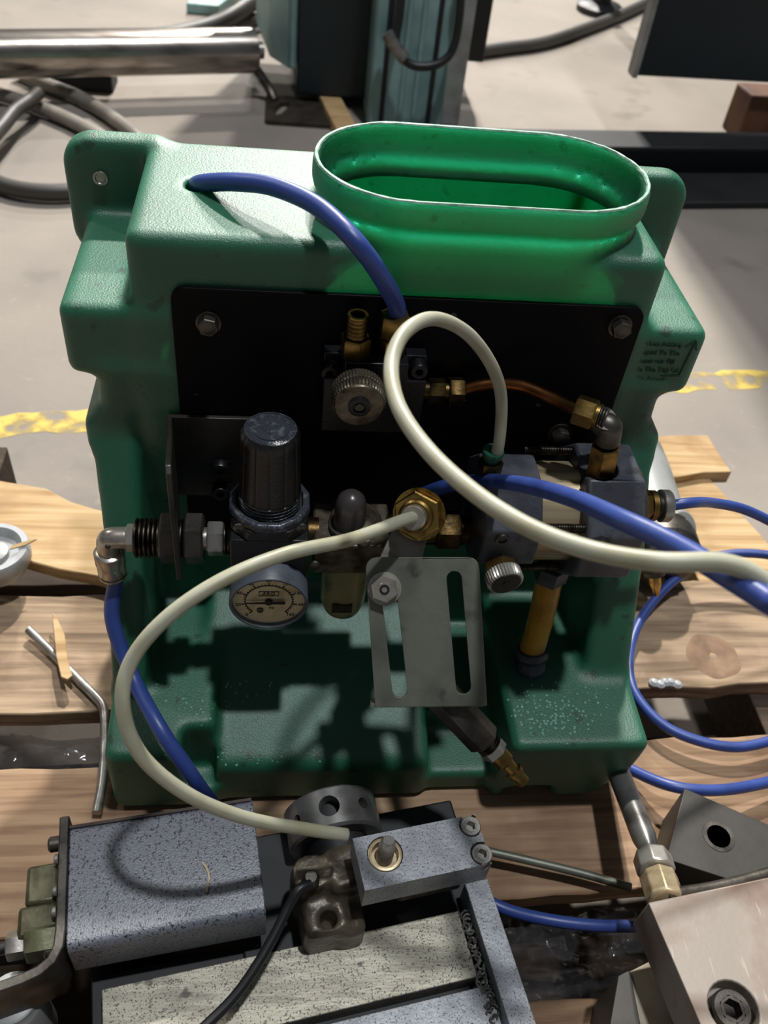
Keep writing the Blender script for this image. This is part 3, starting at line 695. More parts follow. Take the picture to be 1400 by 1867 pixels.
k.lathe((ex, RY, AZ - .014), -EZ, [(0, .0090), (.0015, .0112), (.012, .0112), (.013, .0106), (.0225, .0106), (.024, .0095), (.025, .0095), (.025, .0108), (.0265, .0108), (.0265, .006)], 32)
k.build('push_elbow', 'nickel', inl, label='nickel push-in elbow')
MB().lathe((ex + .002, RY - .008, AZ - .001), -EY, [(0, .0022), (.0008, .0020), (.0008, .0012)], 16).build('elbow_pin', 'dark_steel', inl)
HOSE_C = V(ex, RY, AZ - .036)

# ---------------------------------------------------------------- slotted bracket and clear-hose bulkhead, turned up towards the viewer
def cface(px, py, D): return at(px, py, D=D)
BD = .600
tl, tr, brr, bl = (cface(666, 1016, BD), cface(872, 1016, BD), cface(888, 1287, BD), cface(684, 1290, BD))
u = ((tr - tl) + (brr - bl)).normalized(); v = ((tl - bl) + (tr - brr)); v = (v - u * u.dot(v)).normalized(); nn = u.cross(v)
c = (tl + tr + brr + bl) / 4
def uv(px, py): q = at(px, py, D=BD) - c; return (q.dot(u), q.dot(v))
W2, H2 = .0388, .0515
def slot(pa, pb, r):
    a, b = Vector(pa), Vector(pb); dd = (b - a).normalized(); a0 = math.atan2(dd.y, dd.x); pts = []
    for k_ in range(9): t = a0 + math.pi / 2 + math.pi * k_ / 8; pts.append((a.x + r * math.cos(t), a.y + r * math.sin(t)))
    for k_ in range(9): t = a0 - math.pi / 2 + math.pi * k_ / 8; pts.append((b.x + r * math.cos(t), b.y + r * math.sin(t)))
    return pts
outl = rrect(2 * W2, 2 * H2, .007); outl = [(p[0], p[1]) for p in outl]
outl = [p for p in outl if not (p[1] < -H2 + .006)] ; 
top = [p for p in outl if p[1] > 0]
def rc_(p, q, r_, n_=6):
    return [(p[0] * (1 - t) ** 2 + 2 * t * (1 - t) * q[0] + t * t * r_[0], p[1] * (1 - t) ** 2 + 2 * t * (1 - t) * q[1] + t * t * r_[1]) for t in [i / n_ for i in range(n_ + 1)]]
outl = rc_(uv(874, 1036), uv(872, 1016), uv(852, 1016)) + rc_(uv(688, 1016), uv(666, 1018), uv(667, 1040)) + [uv(684, 1290), uv(888, 1287)]
s1_, s2_ = slot(uv(709, 1080), uv(729, 1258), .0052), slot(uv(828, 1055), uv(845, 1252), .0052)
k = MB().prism(outl, c - nn * .0028, u, v, .0028, [s1_, s2_])
k.box(c + v * (-H2 + .0012) - nn * .010, (2 * W2, .0028, .018), (u, v, nn))
sb = k.build('slotted_bracket', 'bracket_steel', RES, .0004, label='scuffed steel bracket with two long slots')
q = at(701, 1073, D=BD); 
k = MB().lathe(q, nn, [(0, .0115), (.0015, .0115)], 32); k.build('bracket_washer', 'zinc', sb)
k = MB().hexa(q + nn * .0015, q + nn * .009, .0165, .3); k.lathe(q + nn * .009, nn, [(0, .0048), (.0002, .0046)], 20); k.build('bracket_nut', 'nickel', sb, label='bright hex nut')
MB().lathe(q + nn * .0085, nn, [(0, .0034), (.0012, .0034), (.0012, .002), (0, .0018)], 18).build('bracket_stud', 'rubber', sb)
# strap that carries the bulkhead
a, b2, c2, d2 = at(742, 905, D=.612), at(795, 915, D=.612), at(770, 1018, D=.606), at(690, 1018, D=.606)
uu = (c2 - d2).normalized(); vv = (a - d2); vv = (vv - uu * uu.dot(vv)).normalized(); ww = uu.cross(vv)
def l2(p): q_ = p - d2; return (q_.dot(uu), q_.dot(vv))
k = MB().prism([(0, -.03), (l2(c2)[0], -.03), l2(c2), l2(b2), l2(a), (0, 0)], d2 - ww * .010, uu, vv, .003); k.build('bulkhead_strap', 'white_metal', RES, .0006, label='short steel strap behind the slotted bracket')
BH = at(757, 942, D=.592); bn = (CAM - BH).normalized(); bn = (bn + V(-.22, -.1, -.1)).normalized()
k = MB().lathe(BH - bn * .014, bn, [(0, .0185), (.0015, .0185)], 36)
bh = k.build('hose_bulkhead', 'brass_bright', RES, label='wet brass bulkhead fitting gripping the clear hose')
MB().hexa(BH - bn * .0125, BH - bn * .003, .030, .35).build('bulkhead_hex', 'brass_bright', bh)
MB().lathe(BH - bn * .003, bn, [(0, .0120), (.004, .0116), (.0055, .0100)], 32).build('bulkhead_collar', 'brass', bh)
MB().lathe(BH + bn * .0025, bn, [(0, .0086), (.005, .0086), (.006, .0078), (.006, .0055)], 28).build('release_collar', 'nickel', bh)
MB().hexa(BH - bn * .040, BH - bn * .016, .024, .1).build('bulkhead_back_nut', 'brass', bh)

# quick-disconnect plug hanging under the bracket
p0, p1, p2 = at(822, 1285, D=.620), at(885, 1352, D=.625), at(955, 1426, D=.634); ax = (p2 - p0).normalized(); L = (p2 - p0).length; La = (p1 - p0).length
k = MB().hexa(p0 - ax * .02, p0 + ax * La, .022, .1); plug = k.build('air_plug', 'dark_steel', RES, .0003, label='hanging quick-disconnect plug with hex body')
MB().thread(p0 + ax * La, p0 + ax * (La + .007), .0092, .0022).build('plug_thread', 'thread_steel', plug)
MB().hexa(p0 + ax * (La + .006), p0 + ax * (La + .013), .017, .3).build('plug_hex', 'steel', plug)
r0 = La + .013
MB().lathe(p0 + ax * r0, ax, [(0, .0075), (L - r0 - .022, .0075), (L - r0 - .020, .0055), (L - r0 - .013, .0050), (L - r0 - .012, .0066), (L - r0 - .009, .0066), (L - r0 - .008, .0052), (L - r0, .0048), (L - r0, .002)], 24).build('plug_nose', 'brass', plug, label='dull brass plug nose')

# ---------------------------------------------------------------- hoses
def hose(name, pts, r, mt, **kw): return MB().tube(pts, r, 16, 8).build(name, mt, None)
pts = [at(356, 339, Z=.583), at(372, 334, Z=.594)] + [at(px, py, Z=z_) for px, py, z_ in ((430, 332, .6055), (500, 341, .6115), (580, 377, .6125), (648, 440, .605), (695, 505, .582))] + [V(f2.x, .507, .556), V(f2.x, .507, .545)]
MB().tube(pts, .0061, 18, 10).build('overflow_hose', 'blue_hose', RES, label='short blue hose from tank top to valve block')
pts = [HOSE1, HOSE1 + V(.002, -.002, .016), at(914, 730, D=.583)] + [at(px, py, D=13.2 / w_) for px, py, w_ in ((897, 668, 23.8), (852, 608, 25.3), (792, 581, 26.7), (741, 603, 28), (714, 660, 29), (724, 735, 30.5), (775, 815, 32), (860, 895, 34), (965, 962, 36), (1080, 1004, 37), (1200, 1024, 38), (1320, 1027, 38), (1395, 1062, 38), (1450, 1130, 38))] + [V(.28, .215, .53), V(.44, .26, .34), V(.68, .31, .10), V(.88, .40, .006), V(1.15, .46, .006)]
h = hose('clear_hose', pts, .0041, 'white_hose'); tag(h, 'thick milky clear hose looping over the black panel and off to the right', 'hose')
pts = [BH + bn * .006, BH + bn * .016 + V(-.004, 0, 0)] + [at(px, py, D=13.4 / w_) for px, py, w_ in ((640, 983, 25), (520, 1010, 26.5), (400, 1060, 27.5), (300, 1130, 28), (238, 1208, 28), (224, 1290, 28), (258, 1378, 27.5), (345, 1450, 26.5), (450, 1492, 25), (560, 1512, 23.5), (632, 1522, 23))]
h = hose('clear_hose', pts, .0042, 'white_hose'); tag(h, 'milky clear hose curving down left from the brass bulkhead to the steel block', 'hose')
pts = [at(760, 905, Y=.49), at(815, 886, Y=.462)] + [at(px, py, D=16.4 / w_) for px, py, w_ in ((880, 877, 26), (950, 883, 30), (1040, 907, 34), (1130, 946, 39), (1230, 993, 42), (1330, 1052, 46), (1400, 1096, 48), (1480, 1150, 50))] + [V(.27, .165, .55), V(.42, .155, .36), V(.68, .19, .10), V(.88, .24, .006), V(1.15, .26, .006)]
h = hose('air_hose', pts, .0052, 'blue_hose'); tag(h, 'thick blue air hose sweeping in front of the pump to the right', 'hose')
pts = [HOSE_C, HOSE_C + V(.001, 0, -.012), at(205, 1130, Y=.440), at(240, 1230, Y=.412), at(290, 1325, Z=.268), at(340, 1400, Z=.243), at(372, 1446, Z=.214), at(400, 1480, Z=.19), at(440, 1515, Z=.17)]
h = hose('air_hose', pts, .0060, 'blue_hose'); tag(h, 'dark blue air hose hanging from the nickel elbow on the left', 'hose')
pts = [HOSE_D, HOSE_D + V(.02, .003, .001), at(1300, 917, D=.70), at(1360, 930, D=.72), at(1430, 965, D=.74), at(1500, 1010, D=.76), V(.58, .52, .25), V(.74, .58, .10), V(.92, .66, .006), V(1.2, .72, .006)]
h = hose('air_hose', pts, .0042, 'blue_hose'); tag(h, 'thin blue hose leaving the silver collar of the pump end', 'hose')
def loose(name, pts, r, mt, label, cat='hose', seg=14, step=8): return tag(MB().tube(pts, r, seg, step).build(name, mt), label, cat)
zt = .146
loose('air_hose', [V(1.2, .60, .006), V(.86, .59, .006), V(.72, .60, .09), at(1480, 1035, Z=.19), at(1400, 1012, Z=.19), at(1320, 1012, Z=.185), at(1250, 1042, Z=.175), at(1192, 1095, Z=.165), at(1158, 1150, Z=.158), at(1146, 1212, Z=.158), at(1162, 1272, Z=.158), at(1222, 1330, Z=.158), at(1320, 1361, Z=.158), at(1400, 1352, Z=.158), at(1500, 1315, Z=.158), V(.62, .44, .15), V(.74, .45, .08), V(.86, .47, .006), V(1.2, .50, .006)], .0050, 'blue_hose', 'blue hose lying in a wide loop on the pallet beside the tank')
loose('air_hose', [at(1095, 1370, Z=.150), at(1140, 1398, Z=.150), at(1220, 1432, Z=.168), at(1305, 1441, Z=.168), at(1400, 1426, Z=.160), at(1480, 1400, Z=.155), V(.58, .385, .149), V(.68, .38, .13), V(.80, .385, .03), V(.90, .36, .006), V(1.2, .36, .006)], .0052, 'blue_hose', 'blue hose coming out under the tank foot past the steel wedge')
loose('air_hose', [at(850, 1620, Z=.16), at(920, 1657, Z=.16), at(1000, 1677, Z=.165), at(1080, 1687, Z=.165), at(1160, 1688, Z=.16), at(1240, 1680, Z=.155)], .0048, 'blue_hose', 'short stretch of blue hose across the dark pallet gap in front')

# ------------------------------------------------------------------ pallet
PAL = thing('wooden_pallet', (.08, .45, 0), 'worn wooden pallet with broken boards carrying the green reservoir', 'pallet')
def board(pts, z1, th, mt, jit=.0025, n=14, label=None, name='deck_board'):
    """plank from a top outline; long edges slightly uneven"""
    out = []
    for i in range(len(pts)):
        a, b = Vector(pts[i]), Vector(pts[(i + 1) % len(pts)]); m = max(1, int((b - a).length / .03))
        for k_ in range(m):
            p = a.lerp(b, k_ / m); out.append((p.x + random.uniform(-jit, jit) * .5, p.y + random.uniform(-jit, jit)))
    return MB().prism(out, (0, 0, z1 - th), EX, EY, th).build(name, mt, PAL, .0015, label=label)
def strip(x0, x1, ya, yb, sl): return [(x0, ya + sl * x0), (x1, ya + sl * x1), (x1, yb + sl * x1), (x0, yb + sl * x0)]
board(strip(-.46, .66, .470, .612, .033), .1395, .021, 'wood_grey')
board(strip(-.46, .66, .272, .414, .033), .1395, .021, 'wood_red')
board(strip(-.46, .66, .055, .195, .033), .1395, .021, 'wood_brown')
P2 = lambda px, py, Z=.14: tuple(at(px, py, Z=Z))[:2]
board([(-.46, .800), (-.46, .690), P2(42, 1033), P2(179, 1074), (-.05, .585), (-.02, .66), P2(175, 947), P2(90, 915), P2(0, 895)][::-1], .158, .016, 'wood_fresh', .004, label='pale broken plywood strip')
board([P2(1175, 796, .13), P2(1290, 793, .13), P2(1332, 858, .13), P2(1190, 872, .13), (.40, .79)], .13, .02, 'wood_fresh', .003, label='pale fresh end of a deck board')
board([P2(1205, 880, .118), P2(1285, 862, .118), P2(1345, 930, .118), P2(1420, 1010, .118), (.63, .60), (.50, .60), P2(1265, 1045, .118), P2(1240, 960, .118)], .118, .05, 'wood_fresh', .007, name='stringer', label='splintered pale stringer')
board([(.50, .0), (.60, .0), (.60, .62), (.50, .62)], .1185, .09, 'wood_dark', .001, name='stringer')
board([(-.42, .0), (-.33, .0), (-.33, .86), (-.42, .86)], .1185, .09, 'wood_dark', .001, name='stringer')
board([(.05, .0), (.13, .0), (.13, .86), (.05, .86)], .1185, .09, 'wood_dark', .001, name='stringer')
for ya in (.0, .17, .36, .72): board(strip(-.46, .66, ya, ya + .12, .03), .0285, .028, 'wood_dark', .001, name='bottom_board')
# knot in the right-hand board
kp = at(1300, 1196, Z=.1396)
MB().lathe((kp.x, kp.y, .1390), EZ, [(0, .031), (.0007, .028), (.0011, .022), (.0006, .0205), (.0012, .017), (.0007, .0135), (.0012, .010), (.0008, .006), (.0002, .002)], 40, mod=[1, 1.02, 1.04, 1.03, 1.0, .97, .96, .98]).build('wood_knot', 'knot_wood', PAL, smooth=80, label='round ringed knot')
# crumpled stretch film in the gaps
def film(name, x0, x1, y0, y1, z, lab, nx=36, ny=16, amp=.010):
    vs = []; fs = []
    for j in range(ny + 1):
        for i in range(nx + 1):
            X_, Y_ = x0 + (x1 - x0) * i / nx, y0 + (y1 - y0) * j / ny
            zz = z + amp * (math.sin(X_ * 90 + Y_ * 170) * .5 + math.sin(X_ * 37 - Y_ * 300 + 1) * .4 + random.uniform(-.25, .25))
            vs.append((X_ + random.uniform(-.001, .001), Y_, zz))
    for j in range(ny):
        for i in range(nx): a_ = j * (nx + 1) + i; fs.append((a_, a_ + 1, a_ + nx + 2, a_ + nx + 1))
    return tag(MB().add(vs, fs).build(name, 'film', smooth=25), lab, 'film')
film('stretch_film', -.32, -.13, .395, .470, .085, 'crumpled clear stretch film in the pallet gap on the left')
film('stretch_film', .18, .36, .185, .292, .075, 'crumpled clear stretch film in the dark pallet gap in front', amp=.012)

# ------------------------------------------------------------------ loose things on the pallet, left
wc = at(-14, 1000, Z=.19)
k = MB().lathe((wc.x, wc.y, .160), EZ, [(0, .024), (.003, .029), (.016, .0350), (.028, .0355), (.032, .0335), (.032, .0280), (.022, .0240), (.020, .0150)], 48)
wh = k.build('plastic_roller', 'white_enamel'); tag(wh, 'white plastic roller cup at the left edge on the pale strip', 'roller')
MB().lathe((wc.x, wc.y, .178), EZ, [(0, .015), (.008, .014), (.010, .009), (.010, .004), (.002, .004)], 28).build('roller_hub', 'light_grey', wh)
ch = at(18, 1003, Z=.192); MB().prism([(0, 0), (.016, .002), (.026, .006), (.014, .006), (.002, .004)], ch, V(1, .2, .1), V(-.2, 1, .2), .0015).build('chip', 'wood_fresh', wh)
loose('bent_rod', [at(52, 1148, Z=.150), at(90, 1185, Z=.147), at(140, 1236, Z=.146), at(172, 1268, Z=.146), at(188, 1290, Z=.146), at(191, 1330, Z=.147), at(190, 1380, Z=.149), at(186, 1430, Z=.150), at(176, 1482, Z=.150)], .0042, 'steel', 'bent steel tube lying along the left side of the tank', 'tube', 14, 6)
k = MB(); p = [at(px, py, Z=.158) for px, py in ((95, 1117), (103, 1125), (118, 1158), (124, 1205), (133, 1235), (124, 1243), (112, 1238), (103, 1200), (99, 1160))]
c0 = p[0]; k.prism([((q - c0).x, (q - c0).y) for q in p], c0 - V(0, 0, .003), EX, V(0, 1, -.03), .004)
tag(k.build('wood_splinter', 'wood_fresh', None, .0008), 'pale wood splinter lying across the bent tube', 'splinter')
pc = at(1216, 1246, Z=.142)
k = MB()
for i in range(5): k.lathe(pc + V(.006 * i - .014, random.uniform(-.002, .002), -.002), EZ, [(0, .005), (.003, .0055), (.006, .003), (.0065, .0004)], 9, rot=i)
tag(k.build('paper_scrap', 'white_enamel'), 'small crumpled white scrap at the front edge of the knotted board', 'scrap')

# grey cylinder behind the tank on the right
g0, g1 = at(1165, 870, Z=.185), at(1205, 1010, Z=.185); ax = (g1 - g0).normalized(); L = (g1 - g0).length
cylr = thing('air_cylinder', (g1.x, g1.y, .14), 'pale grey cylinder with dark collar and brass nipple behind the tank', 'cylinder')
MB().lathe(g0, ax, [(-.04, .036), (0, .038), (L * .8, .038), (L * .82, .034)], 40).build('cylinder_body', 'light_grey', cylr)
MB().lathe(g0 + ax * L * .8, ax, [(0, .041), (.012, .0425), (.026, .0425), (.032, .038), (.045, .034), (.05, .022)], 40).build('cylinder_collar', 'dark_steel', cylr)
q = at(1238, 965, Z=.205); MB().lathe(q, V(.3, -.5, .6), [(-.01, .022), (.004, .022), (.007, .019), (.007, .012), (.012, .011)], 28).build('cylinder_cap', 'light_grey', cylr)
q, q2 = at(1193, 1048, Z=.19), at(1197, 1088, Z=.168); dn = (q2 - q).normalized()
MB().lathe(q - dn * .014, dn, [(0, .018), (.006, .018), (.008, .012), (.014, .011)], 24).build('nipple_seat', 'dark_steel', cylr)
MB().lathe(q, dn, [(-.004, .0065), (.010, .0065), (.014, .0055), (.026, .0022), (.027, .0008)], 20).build('grease_nipple', 'brass_bright', cylr, label='small brass nipple')

# ------------------------------------------------------------------ machine fixture in front
ang = math.radians(9.5); FU, FV = V(math.cos(ang), math.sin(ang), 0), V(-math.sin(ang), math.cos(ang), 0); FA = (FU, FV, EZ)
def fbox(mb, px, py, Z, du, dv, h, ax=FA):
    """box whose top's rear-left corner is at the given spot; du, dv sizes, h down"""
    o = at(px, py, Z=Z); return mb.box(o + ax[0] * (du / 2) - ax[1] * (dv / 2) - EZ * (h / 2), (du, dv, h), ax)
FIX = thing('machine_fixture', tuple(at(560, 1760, Z=.14)), 'oily steel machine slide with speckled top plate in the foreground', 'fixture')
pA = at(835, 1660, Z=.20)
k = MB().box(pA - FU * .128 - FV * .0235 - EZ * .009, (.256, .047, .018), FA); k.build('top_plate', 'cream_steel', FIX, .0006, label='speckled cream-grey ground steel plate')
k = MB().box(pA - FU * .118 - FV * .092 - EZ * .011, (.256, .078, .018), FA); k.build('lower_plate', 'grey_steel', FIX, .0006, label='grey speckled steel plate')
k = MB().box(pA - FU * .115 - FV * .060 - EZ * .038, (.300, .150, .040), FA); k.build('slide_base', 'machine_dark', FIX, .001)
ra, rb = at(868, 1606, Z=.212), at(953, 1867, Z=.212); ru = (rb - ra).normalized(); rv = V(-ru.y, ru.x, 0)
k = MB().box((ra + rb) / 2 + ru * .04 - EZ * .026, ((rb - ra).length + .08, .0185, .052), (ru, rv, EZ)); k.build('side_rail', 'grey_steel', FIX, .0006, label='grey speckled side rail')
k = MB().box(at(640, 1600, Z=.185) + FU * .004 - EZ * .0225, (.185, .095, .045), FA); k.build('slide_underbody', 'machine_dark', FIX, .002)
# swarf links between plate and rail
k = MB()
for i in range(26):
    t = i / 25; o = at(848 + 52 * t + random.uniform(-6, 6), 1668 + 190 * t, Z=.199); nrm = V(random.uniform(-1, 1), random.uniform(-1, 1), 1).normalized()
    u_, v_, _ = frame(nrm); rr = random.uniform(.0025, .0042)
    k.tube([o + (u_ * math.cos(a) + v_ * math.sin(a)) * rr for a in [2 * math.pi * j / 9 for j in range(9)]], .0009, 6, 2)
sw = k.build('steel_swarf', 'steel', FIX); sw['kind'] = 'stuff'
# block with plunger and two cap screws
c4 = [at(px, py, Z=.28) for px, py in ((640, 1535), (860, 1480), (903, 1578), (668, 1617))]
bu = ((c4[1] - c4[0]) + (c4[2] - c4[3])).normalized(); bv = V(-bu.y, bu.x, 0); bc = sum(c4, V(0, 0, 0)) / 4; bw = ((c4[1] - c4[0]).length + (c4[2] - c4[3]).length) / 2; bd = ((c4[0] - c4[3]).length + (c4[1] - c4[2]).length) / 2
pin = at(702, 1557, Z=.28); s1c, s2c = at(858, 1505, Z=.28), at(879, 1556, Z=.28)
bm_ = MB().box(bc - EZ * .013, (bw, bd, .026), (bu, bv, EZ)).mesh('stop_block', 'grey_steel')
cm = MB().cyl(pin - EZ * .012, pin + EZ * .01, .0125); cm.cyl(s1c - EZ * .009, s1c + EZ * .01, .0084); cm.cyl(s2c - EZ * .009, s2c + EZ * .01, .0084)
blk = place('stop_block', cut(bm_, cm.mesh('c', 'rubber'), 'stop_block', 'grey_steel'), FIX, .0005, 'grey block with plunger and two socket screws')
for s_ in (s1c, s2c): cap_screw(s_ - EZ * .009, EZ, .0076, .0085, blk, 'steel')
MB().lathe(pin - EZ * .011, EZ, [(0, .0118), (.0105, .0118), (.0108, .0112), (.0108, .0095), (.004, .0090), (.004, .001)], 36).build('plunger_bush', 'barrel', blk)
MB().lathe(pin - EZ * .008, V(.05, .12, 1), [(0, .0060), (.016, .0058), (.021, .0050), (.0235, .0036), (.0235, .0005)], 28).build('plunger', 'steel', blk, label='bright plunger pin')
k = MB().box(bc - EZ * .045 + bu * .012 + bv * .004, (bw * .55, bd * .6, .045), (bu, bv, EZ)); k.build('block_stem', 'casting', FIX, .003)
# brown casting under the hose
o = at(600, 1640, Z=.225); cst = .002
cx_, cy_, cz_ = np.meshgrid(np.arange(-.05, .06, cst), np.arange(-.06, .06, cst), np.arange(-.06, .045, cst), indexing='ij', sparse=True)
cr_ = cx_ * math.cos(ang) + cy_ * math.sin(ang); cs_ = -cx_ * math.sin(ang) + cy_ * math.cos(ang); cr_ = cr_ + 0 * cz_
dd_ = rbox(cr_, cs_, cz_, -.022, .010, -.026, .026, -.05, .010, .006)
dd_ = smin(dd_, rbox(cr_, cs_, cz_, .000, .026, -.004, .030, -.05, .022, .006), .008)
dd_ = smin(dd_, rbox(cr_, cs_, cz_, .004, .022, -.028, .000, -.05, .006, .007), .006)
dd_ = smin(dd_, np.maximum(np.sqrt((cr_ + .012) ** 2 + (cs_ - .014) ** 2) - .013, np.abs(cz_ + .01) - .030), .008)
dd_ = smax(dd_, -(np.sqrt((cr_ + .004) ** 2 + (cs_ + .016) ** 2) - .006 + np.maximum(-.01 - cz_, 0)), .004)
cp_, cq_ = surface_nets(dd_, (-.05, -.06, -.06), cst); cq_ = cq_[(cq_ >= 0).all(1)]
k = MB(); k.add([o + Vector(p) for p in cp_.tolist()], cq_.tolist()); cast = k.build('casting', 'casting', FIX, smooth=80, label='oily brown casting')
# ring with radial holes
rc = at(612, 1462, Z=.2455) - EZ * .0365; rax = (-FV + V(0, 0, -.05)).normalized()
k = MB().lathe(rc - rax * .016, rax, [(0, .0340), (.002, .0365), (.030, .0365), (.032, .0345), (.032, .0240), (0, .0240), (0, .0340)], 72); k.f = k.f[:-2]
cm = MB(); ru_, rv_, _ = frame(rax)
for i in range(8):
    t = i * math.pi / 4 + .15; dr = ru_ * math.cos(t) + rv_ * math.sin(t)
    cm.cyl(rc + dr * .018, rc + dr * .05, [.0080, .0036, .0075, .0045][i % 4])
ring = place('holed_ring', cut(k.mesh('r', 'polished'), cm.mesh('c', 'rubber'), 'holed_ring', 'polished'), FIX, 0, 'polished dark ring with radial holes')
MB().lathe(rc - rax * .014, rax, [(0, .0235), (.040, .0235), (.050, .018)], 40).build('ring_hub', 'machine_dark', FIX)
MB().cyl(rc + rax * .015, rc + rax * .06, .016).build('ring_shaft', 'machine_dark', FIX)
# sensor cable
MB().tube([at(566, 1612, Z=.256), at(545, 1622, Z=.258), at(525, 1655, Z=.252), at(500, 1705, Z=.245), at(465, 1765, Z=.238), at(425, 1820, Z=.232), at(375, 1870, Z=.228), at(320, 1920, Z=.226)], .0034, 14).build('sensor_cable', 'rubber', FIX, label='black sensor cable')
MB().lathe(at(566, 1612, Z=.245), EZ, [(0, .006), (.010, .006), (.013, .004)], 20).build('cable_gland', 'dark_steel', FIX)

# ------------------------------------------------------------------ black switch box on the left
c4 = [at(px, py, Z=.25) for px, py in ((125, 1484), (458, 1468), (486, 1668), (121, 1733))]
bc = sum(c4, V(0, 0, 0)) / 4; a8 = math.radians(8); SU, SV = V(math.cos(a8), math.sin(a8), 0), V(-math.sin(a8), math.cos(a8), 0); SA = (SU, SV, EZ)
BOX = thing('switch_box', (bc.x, bc.y, .14), 'black speckled enamel switch box with end plate beside the machine slide', 'switch box')
bx = MB().prism(rrect(.086, .044, .007, 5), bc - EZ * .022 - SU * .064, SV, EZ, .129)
bx.build('housing', 'hammer_box', BOX, .0008, label='black glossy enamel housing, sheen painted in grey, dusted with chips')
MB().box(bc - EZ * .022 + SV * .0405, (.128, .0022, .046), SA).build('cover_edge', 'oxide_side', BOX)
ep = bc - SU * .0675
mid = [(0, .049), (0, .0), (0, -.030), (-.001, -.040), (-.005, -.048), (-.012, -.053), (-.022, -.056), (-.070, -.064)]
lft, rgt = [], []
for i_, p in enumerate(mid):
    a_ = Vector(mid[max(i_ - 1, 0)]); b_ = Vector(mid[min(i_ + 1, len(mid) - 1)]); t_ = (b_ - a_).normalized(); lft.append((p[0] - t_.y * .0034, p[1] + t_.x * .0034)); rgt.append((p[0] + t_.y * .0034, p[1] - t_.x * .0034))
k = MB().prism(rgt + lft[::-1], ep - EZ * .046, SU, SV, .048)
k.build('end_plate', 'dark_steel', BOX, .0010, label='bare steel end plate bent into a foot')
for dv_, dz in ((.036, -.010), (-.036, -.012)):
    p = ep + SV * dv_ - SU * .003 + EZ * (dz - .002); MB().lathe(p, -SU, [(0, .0055), (.008, .0055), (.0095, .004)], 20).build('plate_screw', 'dark_steel', BOX)
for dv_ in (.018, -.004, -.018):
    p = ep + SV * dv_ - SU * .003 + EZ * .002; MB().lathe(p, -SU, [(0, .0035), (.002, .0034), (.003, .002)], 14).build('plate_rivet', 'steel', BOX)
k = MB().box(ep - SU * .014 + SV * .006 - EZ * .022, (.022, .028, .034), SA); k.box(ep - SU * .016 - SV * .018 - EZ * .022, (.026, .022, .032), SA); k.build('connector', 'olive', BOX, .003, label='olive cast connector')
k = MB().hexa(ep - SV * .028 - SU * .003 - EZ * .016, ep - SV * .028 - SU * .024 - EZ * .016, .022, .2); k.build('cable_nut', 'olive', BOX)
MB().hexa(ep - SV * .028 - SU * .024 - EZ * .016, ep - SV * .028 - SU * .036 - EZ * .016, .016, .2).build('cable_gland', 'white_metal', BOX)
MB().tube([ep - SV * .028 - SU * .034 - EZ * .016, ep - SV * .030 - SU * .05 - EZ * .018, ep - SV * .040 - SU * .08 - EZ * .03], .0042, 12).build('cable', 'rubber', BOX)
pc = at(22, 1820, Z=.205); MB().lathe(V(pc.x, pc.y, .14), EZ, [(0, .019), (.058, .019), (.060, .018), (.063, .0165), (.066, .0165), (.067, .015)], 28).build('support_post', 'light_grey', BOX, label='grey round post')
tag(MB().tube([at(369, 1573, Z=.2508), at(376, 1582, Z=.2515), at(381, 1598, Z=.2508), at(379, 1614, Z=.2512), at(377, 1626, Z=.2508)], .0007, 6, 4).build('fibre_strand', 'dial_cream'), 'short pale fibre lying on the black switch box', 'fibre')
MB().box(bc - EZ * .074 - SU * .03, (.06, .06, .062), SA).build('box_support', 'machine_dark', BOX, .001)

# ------------------------------------------------------------------ right foreground: steel block, rod, wedge
JU, JV = V(math.cos(math.radians(8.5)), math.sin(math.radians(8.5)), 0), V(-math.sin(math.radians(8.5)), math.cos(math.radians(8.5)), 0); JA = (JU, JV, EZ)
jc = at(1182, 1645, Z=.27)
BLK = thing('steel_block', tuple(jc - JV * .05 - EZ * .13 + JU * .05), 'scratched pinkish steel block with a sunk socket screw at the lower right', 'block')
sk = at(1338, 1838, Z=.27)
bm_ = MB().box(jc + JU * .07 - JV * .065 - EZ * .019, (.14, .13, .038), JA).mesh('b', 'pink_steel')
place('block_body', cut(bm_, MB().cyl(sk - EZ * .014, sk + EZ * .01, .0165).mesh('c', 'pink_steel'), 'block_body', 'pink_steel'), BLK, .0010, 'ground steel face stained pink-brown')
cap_screw(sk - EZ * .014, EZ, .0130, .0120, BLK, 'dark_steel')
l0 = at(1130, 1780, Z=.205)
k = MB().prism([(0, 0), (.030, .006), (.13, .006), (.13, -.09), (-.03, -.09), (-.018, -.05)], l0 - EZ * .065, JU, JV, .065)
k.build('block_base', 'pale_steel', BLK, .001, label='pale steel base')
k = MB().prism([(0, 0), (.010, .002), (-.010, -.09), (-.060, -.09)], at(1128, 1778, Z=.21) - EZ * .07, JU, JV, .069); k.build('base_flank', 'wedge_steel', BLK, .0006)
